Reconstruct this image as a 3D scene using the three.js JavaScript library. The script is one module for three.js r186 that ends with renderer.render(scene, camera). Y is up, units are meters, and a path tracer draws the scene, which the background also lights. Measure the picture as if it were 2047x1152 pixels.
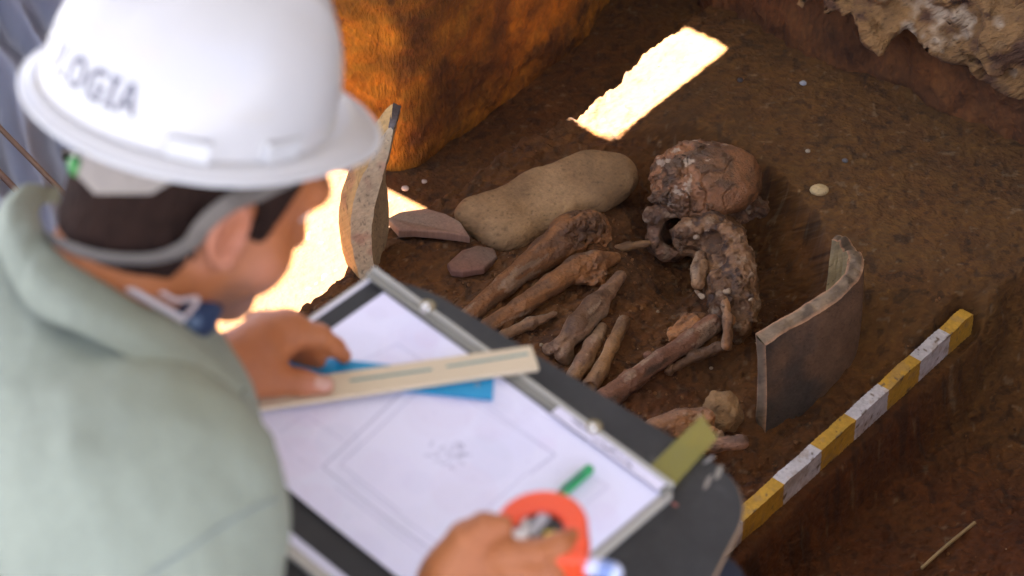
import * as THREE from 'three';
import { mergeGeometries } from 'three/addons/utils/BufferGeometryUtils.js';

// ------------------------------------------------------------------ camera, sky, sun, exposure
const scene = new THREE.Scene();
const PITCH = 40 * Math.PI / 180, VFOV = 13.6;
const camera = new THREE.PerspectiveCamera(VFOV, 16 / 9, 0.05, 2000);
camera.position.set(-0.14583, 2.44227, 2.88139);
camera.rotation.x = -PITCH;
camera.focus = 3.72;
camera.userData.fStop = 4.5;
const renderer = new THREE.WebGLRenderer({ antialias: true });
renderer.toneMapping = THREE.LinearToneMapping;
renderer.toneMappingExposure = 30.0;
renderer.shadowMap.enabled = true;

const SUN = new THREE.Vector3(-0.36, 0.92, 0.10).normalize();
{
  const w = 512, h = 256, d = new Float32Array(w * h * 4);
  for (let j = 0; j < h; j++) for (let i = 0; i < w; i++) {
    const el = ((j + 0.5) / h - 0.5) * Math.PI, az = ((i + 0.5) / w) * 2 * Math.PI - Math.PI;
    const y = Math.sin(el), c = Math.cos(el), dot = c * Math.cos(az) * SUN.x + y * SUN.y + c * Math.sin(az) * SUN.z;
    const k = Math.pow(1 - Math.max(0, y), 2.2), g = Math.pow(Math.max(0, dot), 6) * 0.12;
    const m = y < 0 ? 0.35 : 1;
    const q = 0.19 * m; d.set([q * (0.22 + 0.17 * k + g), q * (0.265 + 0.18 * k + g), q * (0.43 + 0.215 * k + g), 1], (j * w + i) * 4);
  }
  const sky = new THREE.DataTexture(d, w, h, THREE.RGBAFormat, THREE.FloatType);
  sky.mapping = THREE.EquirectangularReflectionMapping; sky.magFilter = sky.minFilter = THREE.LinearFilter; sky.needsUpdate = true;
  scene.background = sky; scene.environment = sky;
}
const sun = new THREE.DirectionalLight(new THREE.Color(1, 0.98, 0.96), 5);
sun.name = 'sun'; sun.position.copy(SUN).multiplyScalar(8); sun.castShadow = true; sun.shadow.radius = 0.45;
Object.assign(sun.shadow.camera, { left: -3, right: 3, top: 3, bottom: -3, near: 0.1, far: 20 }); sun.shadow.mapSize.set(4096, 4096);
scene.add(sun, sun.target);

// ------------------------------------------------------------------ helpers
const V = (x, y, z) => new THREE.Vector3(x, y, z), CAM = camera.position, FPX = 576 / Math.tan(VFOV * Math.PI / 360);
const CP = Math.cos(PITCH), SP = Math.sin(PITCH);
const camDir = (x, y, z) => V(x, y * CP + z * SP, -y * SP + z * CP);              // a direction given in the camera's axes
const ray = (px, py) => camDir((px - 1023.5) / FPX, -(py - 576) / FPX, -1);
const P = (px, py, d) => ray(px, py).multiplyScalar(d).add(CAM);                  // a point at a depth in metres
const G = (px, py, h = 0) => { const r = ray(px, py); return r.multiplyScalar((h - CAM.y) / r.y).add(CAM); };   // a point on a level
let seed = 7;
const rnd = () => { seed = (seed + 0x6D2B79F5) | 0; let t = Math.imul(seed ^ (seed >>> 15), 1 | seed); t = (t + Math.imul(t ^ (t >>> 7), 61 | t)) ^ t; return ((t ^ (t >>> 14)) >>> 0) / 4294967296; };
const TAB = new Float32Array(4096); for (let i = 0; i < 4096; i++) TAB[i] = rnd() * 2 - 1;
const hsh = (x, y, z) => TAB[(Math.imul(x, 73856093) ^ Math.imul(y, 19349663) ^ Math.imul(z, 83492791)) >>> 7 & 4095];
function noise(x, y, z) {
  const X = Math.floor(x), Y = Math.floor(y), Z = Math.floor(z); x -= X; y -= Y; z -= Z;
  const u = x * x * (3 - 2 * x), v = y * y * (3 - 2 * y), w = z * z * (3 - 2 * z), L = (a, b, t) => a + (b - a) * t;
  return L(L(L(hsh(X, Y, Z), hsh(X + 1, Y, Z), u), L(hsh(X, Y + 1, Z), hsh(X + 1, Y + 1, Z), u), v),
    L(L(hsh(X, Y, Z + 1), hsh(X + 1, Y, Z + 1), u), L(hsh(X, Y + 1, Z + 1), hsh(X + 1, Y + 1, Z + 1), u), v), w);
}
function fbm(x, y, z, f, n = 4) { let s = 0, a = 0.5; for (let i = 0; i < n; i++) { s += a * noise(x * f + i * 17.3, y * f + i * 5.1, z * f - i * 9.7); f *= 2.03; a *= 0.5; } return s; }
const clamp = (x, a = 0, b = 1) => Math.min(b, Math.max(a, x)), sstep = (a, b, x) => { const t = clamp((x - a) / (b - a)); return t * t * (3 - 2 * t); };
const mixc = (a, b, t) => [a[0] + (b[0] - a[0]) * t, a[1] + (b[1] - a[1]) * t, a[2] + (b[2] - a[2]) * t];
const smin = (a, b, k) => { const h = Math.max(k - Math.abs(a - b), 0) / k; return Math.min(a, b) - h * h * k * 0.25; };
const smax = (a, b, k) => -smin(-a, -b, k);
const counts = {};
function numbered(name) { const n = counts[name] = (counts[name] ?? -1) + 1; return n ? `${name}_${String(n).padStart(3, '0')}` : name; }
function tag(o, label, category, group, kind) { o.userData.label = label; o.userData.category = category; if (group) o.userData.group = group; if (kind) o.userData.kind = kind; return o; }
function mesh(name, geo, mat, parent = scene) {
  const m = new THREE.Mesh(geo, mat); m.name = parent === scene ? numbered(name) : name; m.castShadow = m.receiveShadow = true; parent.add(m); return m;
}
function thing(name, at, label, category, group) { const g = new THREE.Group(); g.name = numbered(name); g.position.copy(at); scene.add(g); return tag(g, label, category, group); }
const local = (geo, o) => geo.translate(-o.position.x, -o.position.y, -o.position.z);   // world-made shapes go under a thing at its base

// ---- textures (tileable grain, one metre wide)
function periodic(n, f, oct, sd) {
  const out = new Float32Array(n * n); let a = 1, tot = 0;
  for (let o = 0; o < oct; o++) {
    const q = f << o, t = new Float32Array(q * q); for (let i = 0; i < q * q; i++) t[i] = TAB[(i * 31 + sd * 977 + o * 131 + (i >> 5) * 7) & 4095];
    for (let j = 0; j < n; j++) for (let i = 0; i < n; i++) {
      const x = i / n * q, y = j / n * q, X = Math.floor(x), Y = Math.floor(y); let u = x - X, v = y - Y; u = u * u * (3 - 2 * u); v = v * v * (3 - 2 * v);
      const A = t[Y * q + X], B = t[Y * q + (X + 1) % q], C = t[(Y + 1) % q * q + X], D = t[(Y + 1) % q * q + (X + 1) % q];
      out[j * n + i] += a * (A + (B - A) * u + (C - A) * v + (A - B - C + D) * u * v);
    }
    tot += a; a *= 0.6;
  }
  for (let i = 0; i < n * n; i++) out[i] /= tot; return out;
}
function tex(n, fn, srgb) {
  const d = new Uint8Array(n * n * 4);
  for (let i = 0; i < n * n; i++) { const c = fn(i % n, (i / n) | 0, i); d.set([clamp(c[0]) * 255, clamp(c[1]) * 255, clamp(c[2]) * 255, 255], i * 4); }
  const t = new THREE.DataTexture(d, n, n); t.wrapS = t.wrapT = THREE.RepeatWrapping; t.magFilter = THREE.LinearFilter; t.minFilter = THREE.LinearMipmapLinearFilter; t.generateMipmaps = true;
  if (srgb) t.colorSpace = THREE.SRGBColorSpace; t.needsUpdate = true; return t;
}
const nA = periodic(1024, 24, 5, 1), nB = periodic(1024, 9, 6, 2), nC = periodic(1024, 110, 3, 3);
const T = {
  soilBump: tex(1024, (x, y, i) => { const v = 0.5 + 0.55 * nA[i] + 0.5 * nC[i]; return [v, v, v]; }),
  soilMap: tex(1024, (x, y, i) => { const s = 0.84 + 0.09 * nB[i] + 0.15 * nC[i] - (nA[i] < -0.46 ? 0.14 : 0) + (nC[i] > 0.62 ? 0.14 : 0); return [s, s * (0.98 + 0.05 * nA[i]), s * (0.97 + 0.12 * nA[i])]; }, true),
  fineMap: tex(1024, (x, y, i) => { const s = 0.93 + 0.07 * nB[i] + 0.10 * nC[i] - (nC[i] < -0.62 ? 0.16 : 0); return [s, s, s]; }, true),
  weave: tex(512, (x, y) => { const v = 0.5 + 0.25 * Math.sin(x / 512 * Math.PI * 2 * 64) * Math.sin(y / 512 * Math.PI * 2 * 64) + 0.1 * nC[(x * 2 + y * 2048) % 1048576]; return [v, v, v]; }),
};
const rep = (t, r) => { const c = t.clone(); c.repeat.set(r, r); c.needsUpdate = true; return c; };
const lin = (r, g, b) => new THREE.Color().setRGB(r, g, b);
const std = (o) => new THREE.MeshStandardMaterial(o), phy = (o) => new THREE.MeshPhysicalMaterial(o);
const M = {
  soil: std({ vertexColors: true, map: T.soilMap, bumpMap: T.soilBump, bumpScale: 0.004, roughness: 0.95, name: 'soil' }),
  wallSoil: std({ vertexColors: true, map: T.soilMap, bumpMap: T.soilBump, bumpScale: 0.0035, roughness: 0.95, name: 'wall soil' }),
  bone: std({ vertexColors: true, map: rep(T.fineMap, 2), bumpMap: rep(T.soilBump, 3), bumpScale: 0.0012, roughness: 0.7, name: 'bone' }),
  stone: std({ vertexColors: true, map: rep(T.fineMap, 2), bumpMap: rep(T.soilBump, 2), bumpScale: 0.0018, roughness: 0.85, name: 'stone' }),
  clay: std({ vertexColors: true, map: rep(T.fineMap, 2), bumpMap: rep(T.soilBump, 3), bumpScale: 0.0009, roughness: 0.82, name: 'fired clay' }),
  lime: std({ vertexColors: true, map: rep(T.fineMap, 1.5), bumpMap: rep(T.soilBump, 2), bumpScale: 0.004, roughness: 0.92, name: 'mortared rubble' }),
  skin: phy({ vertexColors: true, roughness: 0.52, bumpMap: rep(T.soilBump, 9), bumpScale: 0.0005, name: 'skin' }),
  cloth: std({ vertexColors: true, bumpMap: rep(T.weave, 10), bumpScale: 0.0003, roughness: 0.95, name: 'cotton' }),
};
const uvOf = (x, y, z) => [x - 0.42 * y, z - 0.9 * y];
// ---- a surface from a distance field (surface nets), with colours from a function of place and normal
function nets(f, lo, hi, cell, color) {
  const nx = Math.ceil((hi.x - lo.x) / cell) + 2, ny = Math.ceil((hi.y - lo.y) / cell) + 2, nz = Math.ceil((hi.z - lo.z) / cell) + 2, sxy = nx * ny;
  const F = new Float32Array(sxy * nz); let q = 0;
  for (let k = 0; k < nz; k++) for (let j = 0; j < ny; j++) for (let i = 0; i < nx; i++) F[q++] = f(lo.x + i * cell, lo.y + j * cell, lo.z + k * cell);
  const id = new Int32Array(sxy * nz).fill(-1), pos = [], idx = [];
  const E = [[0, 1], [2, 3], [4, 5], [6, 7], [0, 2], [1, 3], [4, 6], [5, 7], [0, 4], [1, 5], [2, 6], [3, 7]], g = new Float32Array(8);
  for (let k = 0; k < nz - 1; k++) for (let j = 0; j < ny - 1; j++) for (let i = 0; i < nx - 1; i++) {
    const b = i + j * nx + k * sxy; let mask = 0;
    for (let c = 0; c < 8; c++) { g[c] = F[b + (c & 1) + (c >> 1 & 1) * nx + (c >> 2) * sxy]; if (g[c] < 0) mask |= 1 << c; }
    if (mask === 0 || mask === 255) continue;
    let x = 0, y = 0, z = 0, n = 0;
    for (const [p, r] of E) if ((g[p] < 0) !== (g[r] < 0)) {
      const t = g[p] / (g[p] - g[r]); n++;
      x += (p & 1) + t * ((r & 1) - (p & 1)); y += (p >> 1 & 1) + t * ((r >> 1 & 1) - (p >> 1 & 1)); z += (p >> 2) + t * ((r >> 2) - (p >> 2));
    }
    id[b] = pos.length / 3; pos.push(lo.x + (i + x / n) * cell, lo.y + (j + y / n) * cell, lo.z + (k + z / n) * cell);
  }
  const quad = (a, b, c, d, flip) => { if (a < 0 || b < 0 || c < 0 || d < 0) return; flip ? idx.push(a, c, b, a, d, c) : idx.push(a, b, c, a, c, d); };
  for (let k = 1; k < nz - 1; k++) for (let j = 1; j < ny - 1; j++) for (let i = 1; i < nx - 1; i++) {
    const b = i + j * nx + k * sxy, s = F[b] < 0;
    if (s !== (F[b + 1] < 0)) quad(id[b], id[b - nx], id[b - nx - sxy], id[b - sxy], !s);
    if (s !== (F[b + nx] < 0)) quad(id[b], id[b - sxy], id[b - sxy - 1], id[b - 1], !s);
    if (s !== (F[b + sxy] < 0)) quad(id[b], id[b - 1], id[b - 1 - nx], id[b - nx], !s);
  }
  const n = pos.length / 3, nor = new Float32Array(n * 3), col = new Float32Array(n * 3), uv = new Float32Array(n * 2), e = cell * 0.5;
  for (let i = 0; i < n; i++) {
    const x = pos[i * 3], y = pos[i * 3 + 1], z = pos[i * 3 + 2];
    let a = f(x + e, y, z) - f(x - e, y, z), b = f(x, y + e, z) - f(x, y - e, z), c = f(x, y, z + e) - f(x, y, z - e); const l = Math.hypot(a, b, c) || 1;
    nor.set([a / l, b / l, c / l], i * 3); col.set(color ? color(x, y, z, a / l, b / l, c / l) : [1, 1, 1], i * 3); uv.set(uvOf(x, y, z), i * 2);
  }
  const geo = new THREE.BufferGeometry();
  geo.setAttribute('position', new THREE.Float32BufferAttribute(pos, 3)); geo.setAttribute('normal', new THREE.BufferAttribute(nor, 3));
  geo.setAttribute('color', new THREE.BufferAttribute(col, 3)); geo.setAttribute('uv', new THREE.BufferAttribute(uv, 2)); geo.setIndex(idx);
  return geo;
}
function capsule(x, y, z, a, b, ra, rb) {
  const dx = b.x - a.x, dy = b.y - a.y, dz = b.z - a.z, px = x - a.x, py = y - a.y, pz = z - a.z;
  const t = clamp((px * dx + py * dy + pz * dz) / (dx * dx + dy * dy + dz * dz + 1e-12));
  return Math.hypot(px - dx * t, py - dy * t, pz - dz * t) - (ra + (rb - ra) * t);
}
// chains: lists of [point, radius]; the smooth union of their tapered capsules
const chainField = (chains, k) => (x, y, z) => { let d = 1e3; for (const c of chains) { let e = 1e3; for (let i = 0; i + 1 < c.length; i++) e = smin(e, capsule(x, y, z, c[i][0], c[i + 1][0], c[i][1], c[i + 1][1]), k * 0.6); d = smin(d, e, k); } return d; };
function chainBox(chains, pad) {
  const lo = V(1e3, 1e3, 1e3), hi = V(-1e3, -1e3, -1e3);
  for (const c of chains) for (const [p, r] of c) { lo.min(p.clone().subScalar(r + pad)); hi.max(p.clone().addScalar(r + pad)); } return [lo, hi];
}
function grid(nu, nv, fn) {   // fn(u, v) -> {p, c, uv}
  const pos = [], col = [], uv = [], idx = [];
  for (let j = 0; j <= nv; j++) for (let i = 0; i <= nu; i++) { const r = fn(i / nu, j / nv); pos.push(r.p.x, r.p.y, r.p.z); col.push(...(r.c || [1, 1, 1])); uv.push(...(r.uv || uvOf(r.p.x, r.p.y, r.p.z))); }
  for (let j = 0; j < nv; j++) for (let i = 0; i < nu; i++) { const a = j * (nu + 1) + i, b = a + nu + 1; idx.push(a, a + 1, b, b, a + 1, b + 1); }
  const g = new THREE.BufferGeometry(); g.setAttribute('position', new THREE.Float32BufferAttribute(pos, 3)); g.setAttribute('color', new THREE.Float32BufferAttribute(col, 3));
  g.setAttribute('uv', new THREE.Float32BufferAttribute(uv, 2)); g.setIndex(idx); g.computeVertexNormals(); return g;
}
const curve = (pts) => new THREE.CatmullRomCurve3(pts, false, 'centripetal');
const tint = (geo, c) => { const n = geo.attributes.position.count, a = new Float32Array(n * 3); for (let i = 0; i < n; i++) a.set(c, i * 3); geo.setAttribute('color', new THREE.BufferAttribute(a, 3)); return geo; };

// ------------------------------------------------------------------ the ground and the trench
const segDist = (x, z, a, b) => { const dx = b.x - a.x, dz = b.z - a.z, t = clamp(((x - a.x) * dx + (z - a.z) * dz) / (dx * dx + dz * dz)); return Math.hypot(x - a.x - dx * t, z - a.z - dz * t); };
function sideOf(x, z, pts) {   // signed distance to a polyline: positive on its left-hand side seen from above (walking along it)
  let best = 1e9, s = 1;
  for (let i = 0; i + 1 < pts.length; i++) {
    const a = pts[i], b = pts[i + 1], d = segDist(x, z, a, b);
    if (d < best - 1e-7) { best = d; s = (b.x - a.x) * (z - a.z) - (b.z - a.z) * (x - a.x) > 0 ? -1 : 1; }
  }
  return s * best;
}
const RIDGE = [V(0.9, 0, -2.2), G(1440, 20), G(1380, 58), G(1320, 92), G(1262, 140), G(1222, 175), G(1150, 240), G(1090, 262), G(1000, 305), G(930, 352), G(858, 418), G(800, 440), G(740, 480), G(690, 545), G(640, 590), G(560, 650), V(-0.7, 0, 0.35), V(-1.6, 0, 0.6)];
const BARLINE = [V(-0.35, 0, 1.25), G(1462, 1112, -0.03), G(1700, 888, -0.03), G(1935, 688, -0.03), V(0.95, 0, -0.36), V(1.8, 0, -1.2)];
const BONEBED = [[945, 625, 1170, 465, 0.030], [985, 650, 1190, 530, 0.026], [1110, 700, 1225, 570, 0.026], [1160, 745, 1205, 660, 0.018], [1195, 755, 1245, 645, 0.018], [1215, 800, 1430, 650, 0.024], [1345, 740, 1440, 695, 0.018], [1010, 670, 1105, 632, 0.018], [1330, 850, 1480, 885, 0.03]].map(([a, b, c, d, w]) => [G(a, b), G(c, d), w]);
const BARF = G(1928, 672, -0.010), BARN = G(1452, 1110, -0.022);   // the packed ledge that carries the scale bar
function height(x, z) {
  const wob = 0.016 * fbm(x, 0, z, 22, 3) + 0.006 * fbm(x, 3, z, 70, 2);
  const left = -sideOf(x, z, RIDGE) + wob, trench = sstep(-0.004, 0.02, left);
  let h = 0.008 * fbm(x, 1, z, 7, 3);
  const soft = 1 - 0.75 * trench;
  // the cut round the urn
  const ang = Math.atan2(z - 0.06, x + 0.02), e = Math.hypot((x + 0.02) / 0.375, (z - 0.06) / 0.48) + wob * 1.2;
  const bank = sstep(1.0, 1.05, e) * sstep(0.25, -0.12, ang) * sstep(-1.5, -1.15, ang);
  h += 0.062 * bank;
  const smooth = bank;
  const inCut = sstep(1.02, 0.85, e) * sstep(0.02, 0.14, x);
  h -= 0.05 * inCut * sstep(0.10, -0.04, z) + 0.012 * inCut;
  // crumbly fill of the urn
  const fill = (1 - trench) * (1 - bank);
  h += fill * (0.014 * fbm(x, 7, z, 18, 3) + 0.011 * Math.max(0, fbm(x, 2, z, 48, 3)) + 0.007 * fbm(x, 4, z, 110, 2));
  h += 0.003 * fbm(x, 9, z, 60, 3) * soft;
  // soil heaped round the bones
  const heap = (px, py, r, a) => { const q = G(px, py); const d = Math.hypot(x - q.x, z - q.z) / r; return a * Math.exp(-d * d); };
  h += (1 - trench) * (heap(1180, 520, 0.05, 0.018) + heap(1050, 470, 0.07, 0.015) + heap(1420, 590, 0.055, 0.03) + heap(1440, 680, 0.045, 0.02) + heap(1350, 720, 0.06, 0.010) + heap(860, 500, 0.06, 0.012) + heap(1390, 470, 0.05, 0.02));
  for (const [a, b, w] of BONEBED) { const d = segDist(x, z, a, b) / w; if (d < 2.5) h += (1 - trench) * 0.015 * Math.exp(-d * d); }
  h -= trench * 0.065;
  // the step below the scale bar
  const low = sideOf(x, z, BARLINE), step = sstep(0.004, 0.05, -low + wob * 0.8) * sstep(-0.06, 0.14, z);
  const dug = sstep(-0.12, 0.16, z - 0.15) * sstep(0.1, 0.3, x + z * 0.2) * (1 - step);
  h -= 0.03 * dug;
  h -= 0.135 * step * (1 - trench * 0.5);
  { const dx = BARN.x - BARF.x, dz = BARN.z - BARF.z, t = ((x - BARF.x) * dx + (z - BARF.z) * dz) / (dx * dx + dz * dz), k = sstep(0.034, 0.014, segDist(x, z, BARF, BARN)); h += k * (BARF.y + (BARN.y - BARF.y) * t - 0.002 + wob * 0.15 - h); }
  return h;
}
function groundColor(x, y, z) {
  const n = fbm(x, 5, z, 5, 4), m = fbm(x, 8 + y, z, 26, 4), p = noise(x * 150, y * 150, z * 150) ;
  const ang = Math.atan2(z - 0.06, x + 0.02), e = Math.hypot((x + 0.02) / 0.375, (z - 0.06) / 0.48);
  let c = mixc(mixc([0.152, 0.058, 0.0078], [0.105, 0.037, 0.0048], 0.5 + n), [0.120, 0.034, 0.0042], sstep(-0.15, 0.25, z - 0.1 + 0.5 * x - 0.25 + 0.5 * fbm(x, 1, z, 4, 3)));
  c = mixc(c, [0.148, 0.066, 0.0105], sstep(1.0, 1.08, e) * sstep(0.5, 0.0, ang) * sstep(-1.7, -1.2, ang));
  let k = 1 + 0.28 * m + 0.12 * p;
  if (noise(x * 70, 1, z * 70) < -0.62) k *= 0.6;
  if (noise(x * 95, 7, z * 95) > 0.8) c = mixc(c, [0.3, 0.22, 0.12], 0.4);
  return [c[0] * k, c[1] * k, c[2] * k];
}
{
  const x0 = -1.45, x1 = 1.5, z0 = -1.35, z1 = 1.1;
  const warp = (t, a, b, m0, m1) => { const q = (m0 - a) / (b - a) * 0.35, r = 1 - (b - m1) / (b - a) * 0.35; return t < q ? a + (m0 - a) * t / q : t > r ? m1 + (b - m1) * (t - r) / (1 - r) : m0 + (m1 - m0) * (t - q) / (r - q); };
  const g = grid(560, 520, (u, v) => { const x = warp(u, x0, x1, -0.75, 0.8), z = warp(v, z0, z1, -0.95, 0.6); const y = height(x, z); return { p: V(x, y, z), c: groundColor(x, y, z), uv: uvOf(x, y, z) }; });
  { const i = g.index.array; for (let k = 0; k < i.length; k += 3) { const t = i[k]; i[k] = i[k + 1]; i[k + 1] = t; } g.computeVertexNormals(); }
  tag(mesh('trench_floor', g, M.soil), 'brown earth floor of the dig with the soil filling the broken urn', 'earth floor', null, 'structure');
}
// a steep earth face along a path: it rises from y0 to y1 and its top edge is joined by the surface ground
const TOP = 0.46;
function face(name, label, pts, y0, y1, lean, amp, color, mat = M.wallSoil, nu = 260, nv = 70) {
  const cv = curve(pts), N = [];
  const g = grid(nu, nv, (u, v) => {
    const p = cv.getPoint(u), t = cv.getTangent(u), n = V(t.z, 0, -t.x).normalize(), y = y0 + (y1 - y0) * v;
    const roll = 0.03 * sstep(0.85, 1, v), d = amp * (fbm(p.x, y, p.z, 6, 3) + 0.6 * fbm(p.x, y * 1.4, p.z, 22, 3) + 0.35 * fbm(p.x, y, p.z, 70, 3)) - lean * (y - y0) - roll;
    const q = V(p.x + n.x * d, y, p.z + n.z * d); return { p: q, c: color(q.x, q.y, q.z), uv: [u * cv.getLength(), y] };
  });
  return tag(mesh(name, g, mat), label, 'earth wall', null, 'structure');
}
const BALK = [V(-1.5, 0, -0.62), V(-0.9, 0, -0.52), V(-0.55, 0, -0.455), V(-0.38, 0, -0.425), V(-0.315, 0, -0.43), V(-0.26, 0, -0.49), V(-0.15, 0, -0.63), V(-0.03, 0, -0.80), V(0.05, 0, -1.0), V(0.1, 0, -1.35)];
const BACK = [V(0.42, 0, -1.35), V(0.24, 0, -1.0), V(0.19, 0, -0.83), V(0.27, 0, -0.70), V(0.36, 0, -0.59), V(0.52, 0, -0.465), V(0.72, 0, -0.305), V(1.0, 0, -0.1), V(1.5, 0, 0.25)];
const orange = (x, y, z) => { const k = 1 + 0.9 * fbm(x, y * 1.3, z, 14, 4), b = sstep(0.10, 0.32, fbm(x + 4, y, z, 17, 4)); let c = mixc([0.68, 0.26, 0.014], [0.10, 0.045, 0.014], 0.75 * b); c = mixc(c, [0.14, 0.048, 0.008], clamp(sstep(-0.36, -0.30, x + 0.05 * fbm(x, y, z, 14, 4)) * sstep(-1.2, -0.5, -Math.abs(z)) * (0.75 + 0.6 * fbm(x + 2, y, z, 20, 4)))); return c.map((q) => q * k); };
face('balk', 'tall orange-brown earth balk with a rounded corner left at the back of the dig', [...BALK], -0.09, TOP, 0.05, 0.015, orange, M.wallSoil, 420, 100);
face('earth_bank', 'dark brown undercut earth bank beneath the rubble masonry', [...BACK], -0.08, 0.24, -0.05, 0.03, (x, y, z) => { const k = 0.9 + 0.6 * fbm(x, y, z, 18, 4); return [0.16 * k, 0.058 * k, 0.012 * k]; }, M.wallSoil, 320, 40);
face('trench_side', 'earth side of the dig below the squatting man', [V(1.5, 0, 0.25), V(1.5, 0, 1.07), V(0.8, 0, 1.09), V(-0.6, 0, 1.08), V(-1.46, 0, 1.07), V(-1.48, 0, 0.5), V(-1.5, 0, -0.62)], -0.3, TOP, 0.0, 0.015, orange, M.wallSoil, 200, 30);
{
  const hole = [...BALK.map((p) => [p.x - 0.03, p.z - 0.03]), [0.3, -1.36], ...BACK.slice(0).map((p) => [p.x + 0.06, p.z - 0.06]), [1.52, 1.08], [-1.5, 1.08]];
  const s = new THREE.Shape(); const R = 300; s.moveTo(-R, -R); s.lineTo(R, -R); s.lineTo(R, R); s.lineTo(-R, R); s.closePath();
  const h = new THREE.Path(); hole.forEach(([x, z], i) => i ? h.lineTo(x, -z) : h.moveTo(x, -z)); h.closePath(); s.holes.push(h);
  const g = new THREE.ShapeGeometry(s); g.rotateX(-Math.PI / 2); g.translate(0, TOP - 0.004, 0); tint(g, [0.10, 0.104, 0.112]);
  tag(mesh('ground', g, M.soil), 'surface ground round the dig', 'ground', null, 'structure');
}

// ------------------------------------------------------------------ rubble masonry above the bank
{
  const path = BACK.slice(2), box = [V(0.2, 0.14, -1.5), V(1.75, 0.62, 0.3)];
  const bottom = (x, z) => 0.19 + 0.045 * fbm(x, 0, z, 9, 2) + 0.035 * Math.abs(noise(x * 16, 1, z * 16)) - 0.03 * sstep(0.3, 0.9, x);
  const f = (x, y, z) => {
    const s = -sideOf(x, z, path) - 0.018;                       // outside the bank
    const lump = 0.055 * Math.abs(noise(x * 9, y * 11, z * 9)) + 0.045 * fbm(x, y, z, 24, 4);
    return Math.max(s + 0.012 - lump, (bottom(x, z) - y) * 0.8 - lump * 0.4, -0.35 - s, y - 0.6);
  };
  const c = (x, y, z) => {
    const n = fbm(x, y, z, 9, 4), m = fbm(x + 7, y, z, 30, 4), w = 0.85 * sstep(0.10, 0.36, n + m * 0.9);
    const b = mixc([0.30, 0.155, 0.05], [0.60, 0.45, 0.28], w), k = 1 + 0.45 * fbm(x, y + 3, z, 80, 3); return mixc(b, [0.12, 0.055, 0.025], sstep(0.05, 0.3, -m)).map((q) => q * k);
  };
  const o = thing('rubble_wall', V(0.6, 0.2, -0.5), 'pale crumbling rubble and mortar wall overhanging the dark bank at upper right', 'masonry wall');
  mesh('wall_foot', local(nets(f, box[0], box[1], 0.009, c), o), M.lime, o);
  const wp = curve([BACK[1], ...path.slice(1, -1), V(1.5, 0, 0.25), V(1.9, 0, 1.2), V(2.1, 0, 2.4)]), side = (off) => grid(140, 40, (u, v) => { const p = wp.getPoint(u), t = wp.getTangent(u), y = 0.56 + 1.75 * v; const d = off + 0.03 * fbm(p.x, y, p.z, 7, 3); p.x -= t.z * d; p.z += t.x * d; p.y = y; return { p: V(p.x + t.z * 2 * off * 0, y, p.z), c: c(p.x, y, p.z) }; });
  mesh('unseen_wall_top', local(mergeGeometries([side(-0.05), side(-0.5)]), o), M.lime, o);  // unseen height added to keep sky light off the lower pit floor
}

// ------------------------------------------------------------------ unseen canopy added for shade, its gaps shaped to cast the sun patches
{
  const Y = 3.2, up = (p) => p.clone().addScaledVector(SUN, (Y - p.y) / SUN.y);
  const hole1 = [], raw1 = [[1137, 238], [1165, 224], [1185, 205], [1196, 190], [1222, 172], [1250, 150], [1262, 128], [1290, 105], [1310, 80], [1330, 68], [1352, 66], [1372, 56], [1402, 68], [1452, 98], [1436, 112], [1330, 195], [1228, 274], [1208, 274], [1180, 264], [1172, 256]];
  for (let i = 0; i < raw1.length; i++) {
    const a = raw1[i], b = raw1[(i + 1) % raw1.length], n = 6;
    for (let k = 0; k < n; k++) { const x = a[0] + (b[0] - a[0]) * k / n, y = a[1] + (b[1] - a[1]) * k / n, j = i < 13 || i > 16 ? 5 : 0.4, X = x + j * noise(x * 0.11, y * 0.11, 1), Y2 = y + j * noise(x * 0.11, y * 0.11, 7); let p = G(X, Y2, 0.02); for (let n2 = 0; n2 < 4; n2++) p = G(X, Y2, height(p.x, p.z)); hole1.push(up(p)); }
  }
  const hole2 = [[860, 421], [760, 372], [640, 318], [520, 322], [430, 480], [375, 700], [440, 790], [560, 690], [680, 590], [790, 470], [850, 430]].map(([x, y]) => up(G(x, y, -0.065)));
  const s = new THREE.Shape(); s.moveTo(-2.9, -3.8); s.lineTo(4, -3.8); s.lineTo(4, 5); s.lineTo(-2.9, 5); s.closePath();
  for (const h of [hole1, hole2]) { const p = new THREE.Path(); h.forEach((q, i) => i ? p.lineTo(q.x, -q.z) : p.moveTo(q.x, -q.z)); p.closePath(); s.holes.push(p); }
  const g = new THREE.ExtrudeGeometry(s, { depth: 0.006, bevelEnabled: false }); g.rotateX(-Math.PI / 2);
  const o = thing('canopy', V(0, 0, 0), 'unseen shade canopy added over the dig, gaps shaped to cast the sun patches', 'canopy');
  mesh('unseen_roof_sheet', g.translate(0, Y, 0), std({ color: lin(0.55, 0.53, 0.5), roughness: 0.9 }), o);
  for (const [x, z] of [[-2.85, 3.7], [-2.85, -4.9], [3.9, 3.7], [3.9, -4.9]]) mesh('pole', new THREE.CylinderGeometry(0.03, 0.03, Y - TOP, 10).translate(x, (Y + TOP) / 2, z), std({ color: lin(0.3, 0.3, 0.3), roughness: 0.5, metalness: 0.6 }), o);
}
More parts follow.
